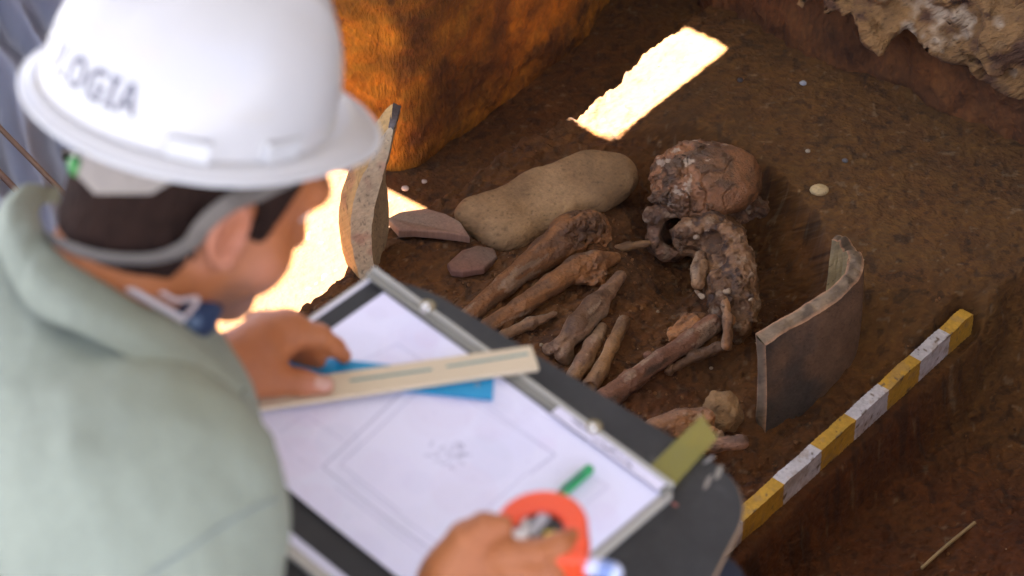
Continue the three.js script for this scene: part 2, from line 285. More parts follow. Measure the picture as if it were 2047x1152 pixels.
// ------------------------------------------------------------------ the urn: two standing sherds and two lying ones
const potIn = [0.46, 0.33, 0.17], potOut = [0.24, 0.15, 0.105], potBreak = [0.50, 0.38, 0.25];
{
  // left sherd: four edges running from its foot to its top, seen broken edge on
  const L = {
    of: [[716, 575, 3.86], [690, 520, 3.85], [677, 450, 3.81], [682, 390, 3.77], [703, 328, 3.72], [735, 270, 3.68], [768, 222, 3.65], [786, 205, 3.64]],
    eo: [[735, 590, 3.81], [714, 540, 3.79], [702, 480, 3.76], [703, 425, 3.73], [716, 372, 3.70], [738, 325, 3.67], [760, 282, 3.65], [776, 255, 3.64]],
    ei: [[756, 585, 3.80], [747, 535, 3.78], [743, 480, 3.75], [747, 425, 3.72], [759, 375, 3.69], [771, 330, 3.66], [782, 285, 3.64], [786, 262, 3.63]],
    if: [[770, 560, 3.88], [768, 510, 3.87], [777, 455, 3.85], [776, 400, 3.82], [771, 345, 3.78], [783, 292, 3.74], [796, 240, 3.70], [802, 213, 3.66]],
  };
  const cv = Object.fromEntries(Object.entries(L).map(([k, a]) => [k, curve(a.map((q) => P(...q)))]));
  const side = (a, b, col, amp, nu = 22) => grid(nu, 90, (u, v) => {
    const p = cv[a].getPoint(v).lerp(cv[b].getPoint(v), u), e = u * (1 - u) * 4, top = sstep(0.93, 1, v);
    p.x += amp * e * (fbm(p.x, p.y, p.z, 30, 4)) + 0.002 * fbm(p.x, p.y, p.z, 60, 2); p.y += 0.006 * top * fbm(p.x, 2, p.z, 90, 2);
    const k = 1 + 0.3 * fbm(p.x, p.y, p.z, 28, 4), sp = noise(p.x * 260, p.y * 260, p.z * 260) > 0.6 ? 0.55 : 1; const c = col(p, v); return { p, c: c.map((q) => q * k * sp) };
  });
  const fl = (g) => { const i = g.index.array; for (let k = 0; k < i.length; k += 3) { const t = i[k]; i[k] = i[k + 1]; i[k + 1] = t; } g.computeVertexNormals(); return g; };
  const o = thing('urn_sherd', G(735, 565, 0), 'tall curved tan pottery sherd standing on edge beside the bright sunlit floor', 'pottery sherd');
  const red = (p, v, c) => mixc(c, [0.42, 0.15, 0.09], sstep(0.15, 0.4, fbm(p.x, p.y, p.z + 3, 22, 3)) * 0.5);
  const geo = mergeGeometries([side('of', 'eo', (p, v) => red(p, v, [0.62, 0.37, 0.13]), 0.004), side('ei', 'if', (p) => [0.44, 0.32, 0.17], 0.003), side('if', 'of', () => potOut, 0.002),
    fl(grid(10, 10, (u, v) => ({ p: cv.of.getPoint(1).lerp(cv.eo.getPoint(1), u).lerp(cv.if.getPoint(1).lerp(cv.ei.getPoint(1), u), v), c: [0.14, 0.11, 0.10] })))]);
  mesh('wall', local(geo, o), M.clay, o);
  mesh('broken_edge', local(side('eo', 'ei', (p, v) => red(p, v, [0.64, 0.47, 0.27]), 0.005), o), M.clay, o);
}
{
  // right sherd: a bent wall; its plan is taken at its upper edge
  const H = 0.155, top = curve([G(1531, 688, 0.125), G(1590, 650, 0.135), G(1655, 612, 0.145), G(1697, 580, 0.15), G(1722, 548, 0.155), G(1727, 518, 0.16), G(1718, 494, 0.165), G(1710, 482, 0.165), G(1696, 472, 0.165), G(1676, 467, 0.163)]);
  const th = 0.0235;
  const wall = (w, inside) => {   // w: 0 at the outside, 1 at the inside
    return (u, v) => {
      const p = top.getPoint(u), t = top.getTangent(u), n = V(-t.z, 0, t.x).normalize();     // outward
      if (n.x * 1 + n.z * 0.4 < 0) n.negate();
      const hTop = p.y + 0.009 * fbm(u * 9, 1, 0, 1.6, 4) * sstep(0, 0.06, u) - 0.012 * sstep(0.62, 0.7, u) * sstep(0.9, 0.78, u), y = -0.07 + (hTop + 0.07) * v;
      const flare = (0.017 - 0.030 * u) * Math.pow(1 - v, 1.2) + 0.006 * Math.sin(v * 3.1);
      const thick = th * (1 + 0.05 * sstep(0.8, 1, u) + 0.18 * fbm(u * 6, v * 2, 2, 2, 3));
      const q = p.clone().addScaledVector(n, flare - w * thick); q.y = y + (w - 0.5) * 0.006 * v; return q;
    };
  };
  const out = wall(0), inn = wall(1);
  const blot = (p, a, b, f) => { const k = sstep(-0.15, 0.3, fbm(p.x, p.y, p.z, f, 4)), m = 1 + 0.35 * fbm(p.x, p.y, p.z, 50, 3); return mixc(a, b, k).map((q) => q * m); };
  const cOut = (p, u, v) => blot(p, [0.205, 0.115, 0.060], [0.09, 0.068, 0.050], 11), cIn = (p) => blot(p, [0.40, 0.29, 0.13], [0.30, 0.22, 0.11], 40), cE = (p, w) => mixc(mixc([0.24, 0.165, 0.095], [0.12, 0.08, 0.045], sstep(-0.1, 0.25, fbm(p.x, p.y, p.z, 34, 4))), [0.46, 0.24, 0.12], sstep(0.3, 0.5, Math.abs(w - 0.5))).map((q) => q * (1 + 0.5 * fbm(p.x, p.y, p.z, 70, 3)));
  const edge = (g, amp) => { const a = g.attributes.position; for (let i = 0; i < a.count; i++) { const x = a.getX(i), y = a.getY(i), z = a.getZ(i); a.setY(i, y + amp * fbm(x, y, z, 90, 3)); } g.computeVertexNormals(); return g; };
  const o = thing('urn_sherd', G(1640, 700, 0), 'broad dark-faced curved pottery sherd standing between skeleton and striped scale bar', 'pottery sherd');
  const fl = (g) => { const i = g.index.array; for (let k = 0; k < i.length; k += 3) { const t = i[k]; i[k] = i[k + 1]; i[k + 1] = t; } g.computeVertexNormals(); return g; };
  mesh('outer_face', local(grid(160, 60, (u, v) => { const p = out(u, v); return { p, c: cOut(p, u, v) }; }), o), M.clay, o);
  mesh('inner_face', local(fl(grid(160, 60, (u, v) => { const p = inn(u, v); return { p, c: cIn(p) }; })), o), M.clay, o);
  const rim = edge(grid(200, 10, (u, w) => { const p = out(u, 1).lerp(inn(u, 1), w); const q = sstep(0, 0.04, u); p.y += (0.003 * Math.sin(w * Math.PI) + 0.004 * fbm(p.x, 1, p.z, 70, 3) * sstep(0, 0.2, w) * sstep(1, 0.8, w)) * q; return { p, c: cE(p, w) }; }), 0);
  const e0 = grid(40, 8, (v, w) => { const p = out(0, v).lerp(inn(0, v), w); p.x -= 0.003 * Math.sin(w * Math.PI); return { p, c: cE(p, w) }; }), e1 = grid(40, 8, (v, w) => { const p = out(1, v).lerp(inn(1, v), w); return { p, c: cE(p, w) }; });
  for (const g of [rim, e0, e1]) g.computeVertexNormals();
  mesh('broken_edge', local(mergeGeometries([rim, e0, e1]), o), M.clay, o);
}
function slab(name, px, h, thick, tilt, label, cols) {   // a lying sherd from its outline
  const pts = px.map(([x, y]) => G(x, y, h)), c = pts.reduce((a, p) => a.add(p), V(0, 0, 0)).divideScalar(pts.length);
  const s = new THREE.Shape(); curve([...pts, pts[0]]); pts.forEach((p, i) => i ? s.lineTo(p.x - c.x, -(p.z - c.z)) : s.moveTo(p.x - c.x, -(p.z - c.z))); s.closePath();
  const g = new THREE.ExtrudeGeometry(s, { depth: thick, bevelEnabled: true, bevelSize: 0.003, bevelThickness: 0.003, bevelSegments: 2, steps: 2 }); g.rotateX(-Math.PI / 2);
  const n = g.attributes.position.count, col = new Float32Array(n * 3), uv = new Float32Array(n * 2), a = g.attributes.position;
  for (let i = 0; i < n; i++) {
    const x = a.getX(i), y = a.getY(i), z = a.getZ(i); a.setY(i, y + 0.12 * x * tilt[0] * 8 + tilt[1] * z + 0.9 * (x * x + z * z) * -1.6 + 0.002 * fbm(x, y, z, 60, 2));
    const k = sstep(-0.2, 0.3, fbm(x + 3, y, z, 22, 4)), m = 1 + 0.3 * fbm(x, y, z, 60, 3); col.set(mixc(cols[0], cols[1], k).map((q) => q * m), i * 3); uv.set([x, z], i * 2);
  }
  g.setAttribute('color', new THREE.BufferAttribute(col, 3)); g.setAttribute('uv', new THREE.BufferAttribute(uv, 2)); g.computeVertexNormals();
  const o = mesh(name, g, M.clay); o.position.copy(c); return tag(o, label, 'pottery sherd');
}
slab('urn_sherd', [[779, 432], [800, 424], [850, 423], [890, 440], [918, 458], [935, 484], [900, 480], [830, 470], [800, 466]], 0.024, 0.010, [0.1, 0.12], 'flat pinkish sherd lying between tall tan sherd and oblong cobble', [[0.33, 0.18, 0.115], [0.28, 0.20, 0.13]]);
slab('urn_sherd', [[898, 535], [925, 508], [955, 496], [985, 500], [990, 518], [965, 545], [925, 552], [905, 548]], 0.010, 0.007, [0, 0.1], 'small reddish-grey sherd flat in the soil below the oblong cobble', [[0.24, 0.11, 0.07], [0.17, 0.14, 0.10]]);

// ------------------------------------------------------------------ stones
function rockSDF(a, b, ra, rb, flat, amp, f) { return (x, y, z) => { const yy = a.y + (y - a.y) / flat; return capsule(x, yy, z, a, b, ra, rb) * Math.min(1, flat) + amp * fbm(x, y, z, f, 3); }; }
{
  const a = G(955, 432, 0.034), b = G(1222, 358, 0.034);
  const lump = G(1010, 462, 0.012);
  const parts = [[[948, 428, 0.026, 0.034], [1010, 428, 0.03, 0.048], [1095, 396, 0.036, 0.051], [1180, 362, 0.040, 0.049], [1226, 350, 0.038, 0.040]].map(([x, y, h, r]) => [G(x, y, h), r])], ch = chainField(parts, 0.05);
  const base = (x, y, z) => smax(ch(x, y, z) + 0.012 * fbm(x, y, z, 9, 3), (y - 0.079) * 0.8 + (z + 0.26) * 0.35 + 0.004 * fbm(x, y, z, 25, 2), 0.03), f = (x, y, z) => smin(base(x, y, z), Math.hypot(x - lump.x, (y - lump.y) * 1.3, z - lump.z) - 0.03, 0.05) + 0.0012 * fbm(x, y, z, 60, 2);
  const c = (x, y, z) => { const n = fbm(x, y, z, 12, 4), m = fbm(x, y, z, 55, 3); const k = 1 + 0.22 * m - (noise(x * 130, y * 130, z * 130) > 0.66 ? 0.3 : 0); return mixc([0.41, 0.24, 0.105], [0.27, 0.15, 0.06], sstep(-0.25, 0.3, n)).map((q) => q * k); };
  tag(mesh('cobble', nets(f, V(-0.32, -0.03, -0.44), V(0.14, 0.11, -0.11), 0.0035, c), M.stone), 'large smooth oblong tan cobble lying above the leg bones', 'stone');
}
function stone(px, py, h, r, label, col, cat = 'stone', name = 'cobble', sy = 0.7, cell = 0.003) {
  const c = G(px, py, h); if (r < 0.02 && h > 0.03) { c.copy(G(px, py, height(c.x, c.z) + r * sy * 0.3)); } const o = rnd() * 9, f = (x, y, z) => Math.hypot(x - c.x, (y - c.y) / sy, (z - c.z) * 1.08) - r + r * (r > 0.02 ? 0.75 : 0.35) * fbm(x + o, y, z, (r > 0.02 ? 0.8 : 0.55) / r, 4);
  return tag(mesh(name, nets(f, V(c.x - r * 1.5, c.y - r * 1.5, c.z - r * 1.5), V(c.x + r * 1.5, c.y + r * 1.5, c.z + r * 1.5), Math.min(cell, r / 5), (x, y, z) => { const k = 1 + 0.5 * fbm(x, y, z, 60, 3); return col.map((q) => q * k); }), M.stone), label, cat);
}
stone(1447, 822, 0.004, 0.034, 'small rounded brown stone beside the bone ends near the yellow strip', [0.26, 0.14, 0.05], 'stone', 'cobble', 0.85);
stone(1640, 380, 0.047, 0.0155, 'single pale yellowish pebble on the dark floor right of the skull', [0.58, 0.42, 0.2], 'pebble', 'pebble', 0.45);
stone(1606, 166, 0.047, 0.0065, 'tiny grey pebble on the floor below the rubble wall', [0.42, 0.42, 0.42], 'pebble', 'pebble');
stone(810, 377, -0.058, 0.0062, 'larger of two tiny whitish pebbles in the trench beside the tall sherd', [0.55, 0.45, 0.38], 'pebble', 'pebble');
stone(848, 363, -0.058, 0.0045, 'smaller of two tiny whitish pebbles in the trench beside the tall sherd', [0.5, 0.4, 0.33], 'pebble', 'pebble');
stone(897, 247, -0.058, 0.009, 'small brown clod at the foot of the orange balk', [0.3, 0.13, 0.05], 'clod', 'clod');
stone(1048, 124, -0.055, 0.008, 'small brown clod in the dark trench between balk and sun patch', [0.28, 0.13, 0.05], 'clod', 'clod');
stone(1615, 302, 0.045, 0.005, 'tiny pale pebble on the floor above the yellowish pebble', [0.45, 0.36, 0.24], 'pebble', 'pebble');
stone(1690, 321, 0.045, 0.005, 'tiny dark grey pebble on the floor right of the tiny pale one', [0.16, 0.15, 0.14], 'pebble', 'pebble');
stone(1480, 160, 0.045, 0.005, 'tiny blackish pebble beside the bright sun patch', [0.08, 0.06, 0.05], 'pebble', 'pebble');
stone(1295, 710, 0.012, 0.008, 'small pinkish fragment in the soil between the arm bones', [0.27, 0.125, 0.07], 'fragment', 'bone_fragment');

// ------------------------------------------------------------------ bones
const boneColor = (a, b, dark = 0.25) => (x, y, z) => {
  const n = fbm(x, y, z, 16, 4), m = fbm(x + 9, y, z, 60, 4), k = 1 + 0.45 * fbm(x, y, z + 5, 150, 2) + 0.3 * m; let c = mixc(a, b, sstep(-0.25, 0.25, n));
  c = mixc(c, [0.115, 0.050, 0.016], 0.85 * sstep(0.02, 0.16, fbm(x + 2, y, z, 34, 4))); c = mixc(c, [0.07, 0.034, 0.016], dark * 2.4 * sstep(0.10, 0.32, m)); if (m < -0.26) c = mixc(c, [0.4, 0.27, 0.16], 0.5); return c.map((q) => q * k);
};
const B1 = [0.31, 0.124, 0.034], B2 = [0.215, 0.084, 0.022], B3 = [0.28, 0.136, 0.042];
function bone(name, label, chains, opt = {}) {   // chains of [px, py, height, radius]
  const ch = chains.map((c) => c.map(([x, y, h, r]) => [G(x, y, h), r])), base = chainField(ch, opt.k ?? 0.014), ax = ch[0][ch[0].length - 1][0].clone().sub(ch[0][0][0]).normalize(), st = opt.stretch ?? 0.78, along = (x, y, z) => { const t = (x * ax.x + y * ax.y + z * ax.z) * st; return [x - ax.x * t, y - ax.y * t, z - ax.z * t]; }, a = opt.amp ?? 0.0022, cut = (opt.holes || []).map(([x, y, h, r]) => [G(x, y, h), r]);
  const f = (x, y, z) => {
    let d = base(x, y, z) ; const [sx, sy, sz] = along(x, y, z); d += 0.0026 * fbm(sx, sy, sz, 24, 2) + a * (fbm(sx, sy, sz, 50, 3) + 0.7 * fbm(x, y, z, 140, 2));
    for (const [p, r] of opt.rough ? opt.rough.map(([x2, y2, h, r2]) => [G(x2, y2, h), r2]) : []) { const q = Math.hypot(x - p.x, y - p.y, z - p.z) / r; if (q < 1.6) d += 0.012 * Math.exp(-q * q) * (fbm(x, y, z, 90, 3) + 0.4 * Math.abs(noise(x * 110, y * 110, z * 110))); }
    for (const [p, r] of cut) d = smax(d, r - Math.hypot(x - p.x, y - p.y, z - p.z), 0.004);
    return d;
  };
  if (opt.rough) opt.rough = opt.rough.slice();
  const [lo, hi] = chainBox(ch, 0.014);
  const cf = opt.color ?? boneColor(B1, B2); const m = mesh(name, nets(f, lo, hi, opt.cell ?? 0.0026, (x, y, z) => cf(...along(x, y, z))), M.bone); return tag(m, label, opt.cat ?? 'bone');
}
bone('leg_bone', 'thickest long bone with a broad crumbling knob, just below the oblong cobble', [
  [[930, 640, 0.020, 0.0165], [1010, 570, 0.032, 0.0175], [1085, 505, 0.042, 0.021], [1130, 474, 0.046, 0.026], [1168, 458, 0.044, 0.030]],
  [[1060, 535, 0.032, 0.016], [1120, 505, 0.038, 0.015], [1155, 495, 0.038, 0.011]],
  [[1135, 462, 0.046, 0.026], [1195, 462, 0.038, 0.02], [1200, 480, 0.03, 0.015]], [[1180, 440, 0.04, 0.018], [1150, 445, 0.045, 0.018]]],
  { rough: [[1180, 460, 0.05, 0.04], [1155, 470, 0.06, 0.02], [1205, 475, 0.04, 0.02]], amp: 0.0026 });
bone('leg_bone', 'second long bone from the cobble, hooked at its broken upper end', [
  [[975, 655, 0.018, 0.0135], [1040, 615, 0.026, 0.015], [1105, 568, 0.033, 0.017], [1150, 538, 0.036, 0.019], [1190, 525, 0.034, 0.018], [1230, 516, 0.026, 0.009]],
  [[1160, 535, 0.03, 0.018], [1195, 555, 0.022, 0.014]], [[1165, 556, 0.03, 0.008], [1188, 566, 0.026, 0.005]]],
  { rough: [[1190, 535, 0.045, 0.03]], holes: [[1180, 552, 0.042, 0.011]], amp: 0.0026 });
bone('rib_fragment', 'thin flat bone sliver half in soil beside the drawing board edge', [[[1005, 672, 0.016, 0.009], [1060, 648, 0.019, 0.009], [1082, 640, 0.02, 0.006], [1108, 629, 0.02, 0.005]]], { color: boneColor([0.24, 0.12, 0.055], B3) });
bone('arm_bone', 'stout cracked bone with a narrow neck, in the middle of the skeleton', [
  [[1098, 700, 0.018, 0.011], [1122, 694, 0.022, 0.012], [1155, 655, 0.034, 0.019], [1190, 615, 0.036, 0.019], [1215, 585, 0.03, 0.011], [1240, 552, 0.022, 0.008]], [[1122, 700, 0.02, 0.013], [1130, 715, 0.01, 0.013]]],
  { color: boneColor([0.28, 0.15, 0.075], [0.22, 0.125, 0.06]), rough: [[1105, 700, 0.025, 0.02]], holes: [[1150, 658, 0.056, 0.0045], [1162, 643, 0.057, 0.004], [1172, 630, 0.057, 0.004]] });
bone('arm_bone', 'short curved bone left of the hollow-ended bone at the board edge', [[[1148, 752, 0.016, 0.012], [1168, 725, 0.024, 0.0125], [1185, 690, 0.026, 0.011], [1205, 655, 0.02, 0.008]]], { color: boneColor([0.25, 0.125, 0.06], B3) });
bone('arm_bone', 'slim upright bone whose broken hollow end meets the board edge', [[[1184, 768, 0.02, 0.0125], [1202, 738, 0.027, 0.0105], [1225, 690, 0.03, 0.010], [1246, 645, 0.026, 0.011]]], { color: boneColor([0.27, 0.14, 0.065], B3), holes: [[1180, 776, 0.022, 0.0085]] });
bone('leg_bone', 'long speckled reddish bone slanting up from the board edge toward the ribs', [[[1205, 805, 0.016, 0.019], [1260, 762, 0.023, 0.0155], [1320, 718, 0.027, 0.0135], [1380, 680, 0.028, 0.0145], [1425, 650, 0.028, 0.016]]], { color: boneColor([0.27, 0.11, 0.045], [0.18, 0.074, 0.034], 0.4), amp: 0.003 });
bone('rib_fragment', 'thin jagged bone ridge running just below the long speckled bone', [[[1335, 742, 0.014, 0.006], [1390, 712, 0.02, 0.007], [1440, 696, 0.022, 0.008]]], { amp: 0.006, color: boneColor(B3, [0.18, 0.09, 0.04]) });
bone('rib_fragment', 'upright thin bone blade at the lower end of the crumbling ribs', [[[1448, 600, 0.065, 0.006], [1456, 640, 0.055, 0.0075], [1452, 690, 0.03, 0.008]]], { amp: 0.004, color: boneColor([0.38, 0.2, 0.09], B1) });
bone('rib_fragment', 'slender bone splinter pointing at the base of the skull from the left', [[[1222, 499, 0.012, 0.005], [1255, 493, 0.016, 0.006], [1295, 486, 0.018, 0.006]]], { color: boneColor(B3, [0.19, 0.1, 0.05]) });
bone('rib_fragment', 'pale oval bone piece on the soil inside the rib mass', [[[1397, 565, 0.045, 0.011], [1400, 540, 0.05, 0.013], [1402, 512, 0.054, 0.009]]], { amp: 0.004, color: boneColor([0.42, 0.25, 0.12], B1) });
bone('pelvis_bone', 'orange flaking bone patch above the long speckled bone', [[[1345, 668, 0.018, 0.012], [1380, 648, 0.022, 0.017], [1395, 640, 0.022, 0.012]]], { amp: 0.01, color: boneColor([0.42, 0.17, 0.05], B1) });
bone('foot_bone', 'thick bone end under the yellow strip at the board corner', [[[1310, 862, 0.025, 0.02], [1360, 842, 0.03, 0.018], [1405, 836, 0.03, 0.016]], [[1360, 860, 0.025, 0.018], [1410, 855, 0.025, 0.015]]], { amp: 0.004, rough: [[1405, 840, 0.045, 0.02]], color: boneColor([0.33, 0.165, 0.08], B1) });
bone('foot_bone', 'stubby bone sticking out right from beneath the yellow strip', [[[1375, 895, 0.03, 0.013], [1430, 890, 0.035, 0.011], [1482, 884, 0.038, 0.0125]]], { amp: 0.003, color: boneColor([0.36, 0.19, 0.11], B1, 0.35) });
bone('foot_bone', 'pitted spongy bone between the two bone ends near the board corner', [[[1395, 880, 0.032, 0.011], [1428, 868, 0.036, 0.012]]], { amp: 0.008, color: boneColor([0.38, 0.25, 0.13], B1, 0.4) });
const ribs = thing('rib_cage', G(1465, 640, 0), 'crumbling soil-filled mass of ribs and spine below the skull', 'bone mass');
const ribPart = (o, name) => { o.name = name; delete o.userData.label; delete o.userData.category; o.position.copy(ribs.position).negate(); ribs.add(o); return o; };
ribPart(bone('rib_mass', '', [
  [[1370, 462, 0.05, 0.022], [1420, 455, 0.062, 0.022], [1455, 475, 0.066, 0.022], [1475, 515, 0.066, 0.022], [1485, 560, 0.058, 0.022], [1490, 605, 0.045, 0.02], [1478, 650, 0.032, 0.022]],
  [[1450, 500, 0.03, 0.035], [1460, 570, 0.026, 0.04], [1465, 640, 0.015, 0.034]], [[1440, 560, 0.05, 0.016], [1448, 600, 0.06, 0.012]], [[1385, 475, 0.02, 0.03], [1440, 480, 0.02, 0.04]]],
  { amp: 0.009, k: 0.02, cell: 0.003, stretch: 0, thick: 0.9, cat: 'bone mass', rough: [[1480, 560, 0.08, 0.035], [1460, 480, 0.085, 0.03], [1490, 610, 0.07, 0.03]], holes: [[1418, 485, 0.066, 0.022], [1478, 618, 0.062, 0.018], [1432, 520, 0.07, 0.016]], color: boneColor([0.25, 0.122, 0.048], [0.14, 0.063, 0.02], 0.45) }), 'rib_mass');
{
  const chips = [[1500, 556, 8], [1478, 545, 5], [1508, 585, 6], [1452, 583, 5], [1470, 562, 4], [1500, 600, 5], [1412, 462, 5], [1436, 458, 5], [1453, 470, 4], [1392, 475, 5], [1445, 610, 4], [1392, 580, 6], [1402, 590, 5], [1480, 500, 4], [1490, 525, 4]];
  for (const [x, y, r] of chips) ribPart(bone('bone_chip', '', [[[x - r * 0.6, y, 0.077, r * 0.0004], [x + r * 0.5, y + r * (rnd() * 2 - 1), 0.078, r * 0.0006]]], { amp: 0.004, cell: 0.0016, color: boneColor([0.44, 0.32, 0.2], [0.26, 0.15, 0.075], 0.2) }), 'bone_chip');
}
{
  // skull: cranium on its lower half, face hollow at left
  const C = V(0.176, 0.083, -0.20), o = thing('skull', G(1410, 470, 0), 'reddish-brown broken human skull half buried at the top of the skeleton', 'skull');
  const ell = (x, y, z, c, a, b, d) => { const q = Math.hypot((x - c.x) / a, (y - c.y) / b, (z - c.z) / d); return (q - 1) * Math.min(a, b, d); };
  const lumps = [P(1352, 352, 3.74), P(1385, 325, 3.76), P(1330, 385, 3.72), P(1440, 320, 3.76)].map((p) => p);
  const cran = (x, y, z) => {
    let d = ell(x, y, z, C, 0.079, 0.052, 0.074); d = smin(d, ell(x, y, z, V(C.x - 0.045, C.y - 0.004, C.z + 0.004), 0.052, 0.046, 0.062), 0.03); d += 0.003 * fbm(x, y, z, 16, 2);
    const crack = Math.abs(noise(x * 34, y * 34, z * 34)); d += 0.0035 * fbm(x, y, z, 40, 3) + 0.0035 * sstep(0.10, 0.0, crack) * sstep(0.06, -0.01, x - C.x) - 0.004 * sstep(0.12, 0.3, fbm(x + 5, y, z, 60, 4)) * sstep(0.03, -0.03, x - C.x);
    const left = sstep(0.02, -0.05, x - C.x + 0.02); d += left * 0.012 * fbm(x, y, z, 55, 4);
    return smax(d, (0.048 + 0.012 * (x - C.x) / 0.08 * -1 + 0.006 * fbm(x, 0, z, 30, 3)) - y, 0.006);
  };
  const cc = (x, y, z) => {
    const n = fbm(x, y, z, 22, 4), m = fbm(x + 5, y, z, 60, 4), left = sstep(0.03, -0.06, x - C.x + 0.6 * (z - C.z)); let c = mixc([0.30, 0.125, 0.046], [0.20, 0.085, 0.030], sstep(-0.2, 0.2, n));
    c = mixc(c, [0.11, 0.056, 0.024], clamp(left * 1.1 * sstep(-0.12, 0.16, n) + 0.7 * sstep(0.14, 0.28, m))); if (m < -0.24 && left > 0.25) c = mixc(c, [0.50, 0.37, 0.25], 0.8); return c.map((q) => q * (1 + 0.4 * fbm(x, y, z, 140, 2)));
  };
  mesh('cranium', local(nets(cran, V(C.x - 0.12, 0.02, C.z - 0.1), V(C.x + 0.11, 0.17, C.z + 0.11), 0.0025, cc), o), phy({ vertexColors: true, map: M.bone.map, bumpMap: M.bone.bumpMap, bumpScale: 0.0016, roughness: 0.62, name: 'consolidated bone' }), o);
  const jaw = (x, y, z) => {
    let d = ell(x, y, z, V(C.x + 0.004, 0.034, C.z + 0.002), 0.076, 0.026, 0.066); const m = G(1336, 462, 0.012); d = smin(d, ell(x, y, z, m, 0.036, 0.05, 0.05), 0.02);
    d = smin(d, capsule(x, y, z, G(1300, 430, 0.052), G(1385, 425, 0.05), 0.011, 0.014), 0.016);
    d += 0.010 * fbm(x, y, z, 30, 4) + 0.004 * fbm(x, y, z, 100, 2);
    const h = P(1354, 458, 3.70); h.y = 0.045; return smax(d, -capsule(x, y, z, G(1352, 466, 0.004), G(1352, 466, 0.004).addScaledVector(ray(1352, 466), -0.12), 0.022 + 0.016 * fbm(x, y, z, 34, 3), 0.036), 0.010);
  };
  mesh('face_and_jaw', local(nets(jaw, V(C.x - 0.14, -0.05, C.z - 0.1), V(C.x + 0.11, 0.085, C.z + 0.14), 0.0027, boneColor([0.24, 0.115, 0.055], [0.13, 0.06, 0.026], 0.4)), o), M.bone, o);
}
// ------------------------------------------------------------------ loose crumbs of earth
{
  const base = new THREE.IcosahedronGeometry(1, 0), N = 3600, im = new THREE.InstancedMesh(base, std({ roughness: 1, name: 'crumb' }), N), m4 = new THREE.Matrix4(), q = new THREE.Quaternion(), col = new THREE.Color();
  for (let i = 0; i < N; i++) {
    const onLow = rnd() < 0.22; let x = -0.6 + rnd() * 1.5, z = -0.75 + rnd() * 1.4; if (!onLow) { x = -0.25 + rnd() * 0.55; z = -0.22 + rnd() * 0.6; }
    const r = (0.0007 + 0.0036 * Math.pow(rnd(), 5)) * (onLow ? 0.8 : 1); q.setFromEuler(new THREE.Euler(rnd() * 6, rnd() * 6, rnd() * 6));
    m4.compose(V(x, height(x, z) + r * 0.3, z), q, V(r * (0.7 + 0.6 * rnd()), r * (0.6 + 0.4 * rnd()), r)); im.setMatrixAt(i, m4);
    const k = 0.5 + 0.8 * rnd(); im.setColorAt(i, rnd() < 0.025 ? col.setRGB(0.3, 0.22, 0.13) : col.setRGB(0.15 * k, 0.065 * k, 0.02 * k));
  }
  im.name = 'soil_crumbs'; im.receiveShadow = im.castShadow = true; scene.add(im); tag(im, 'loose crumbs of brown earth scattered over the dig floor', 'soil crumbs', null, 'stuff');
}
// ------------------------------------------------------------------ striped scale bar on the ledge
{
  const far = G(1940, 668, -0.022), near = G(1565, 1011, -0.022); far.copy(G(1941, 668, -0.010)); const dir = near.clone().sub(far).normalize(), out = dir.clone().cross(V(0, 1, 0)).normalize(), upb = out.clone().cross(dir);
  const o = thing('scale_bar', far, 'yellow and white striped wooden scale bar lying along the ledge', 'scale bar'); o.quaternion.setFromRotationMatrix(new THREE.Matrix4().makeBasis(dir, upb, out));
  // ends of the bands, measured along the bar from its far end
  const marks = [0.13, 0.295, 0.465, 0.64, 0.815, 1.0, 1.2, 1.4, 1.62];
  const L = far.distanceTo(near); let from = 0; const W = 0.021, H = 0.043;
  marks.forEach((t, i) => {
    const to = t * L, n = 26, g = new THREE.BoxGeometry(to - from, H, W, n, 10, 6), a = g.attributes.position; g.translate((from + to) / 2, H / 2, W / 2);
    const yellow = i % 2 === 0, c = [], uv = [];
    for (let k = 0; k < a.count; k++) {
      const x = a.getX(k), y = a.getY(k), z = a.getZ(k), top = y > H * 0.98, e = 0.0022 * fbm(x, 0, 0, 45, 3);
      a.setY(k, y + (y > H * 0.5 ? e : 0)); a.setZ(k, z + 0.0016 * fbm(x, y, 5, 40, 3) + 0.0004 * Math.sin((x * 0.8 + y * 0.6) * 900));
      if (i === 0 && x < 0.004 && (Math.abs(y - H) < 0.006)) a.setY(k, y - 0.003);
      const w = 1 + 0.22 * fbm(x, y * 2, z, 60, 3); let col = yellow ? [0.55, 0.30, 0.028] : [0.60, 0.55, 0.52]; const chip = noise(x * 120, y * 160, z * 160); if (chip > 0.78) col = [0.16, 0.10, 0.05]; else if (fbm(x, y, z, 70, 3) > 0.22) col = mixc(col, [0.33, 0.2, 0.09], 0.4);
      c.push(...col.map((q) => q * w)); uv.push(x + y * 0.5, z + y);
    }
    g.setAttribute('color', new THREE.Float32BufferAttribute(c, 3)); g.setAttribute('uv', new THREE.Float32BufferAttribute(uv, 2)); g.computeVertexNormals();
    mesh(yellow ? 'yellow_band' : 'white_band', g, M.clay, o); from = to;
  });
}
{
  const on = (p) => { p.y = height(p.x, p.z) + 0.003; return p; }, a = on(G(1838, 1165, -0.16)), b = on(G(1944, 1074, -0.155)); b.y += 0.004; const o = tag(mesh('twig', new THREE.TubeGeometry(curve([a, a.clone().lerp(b, 0.4).add(V(0.001, 0.004, 0)), b]), 20, 0.0028, 7), std({ color: lin(0.34, 0.24, 0.11), roughness: 0.8 })), 'thin pale stick lying on the lower floor at the bottom right', 'stick');
}
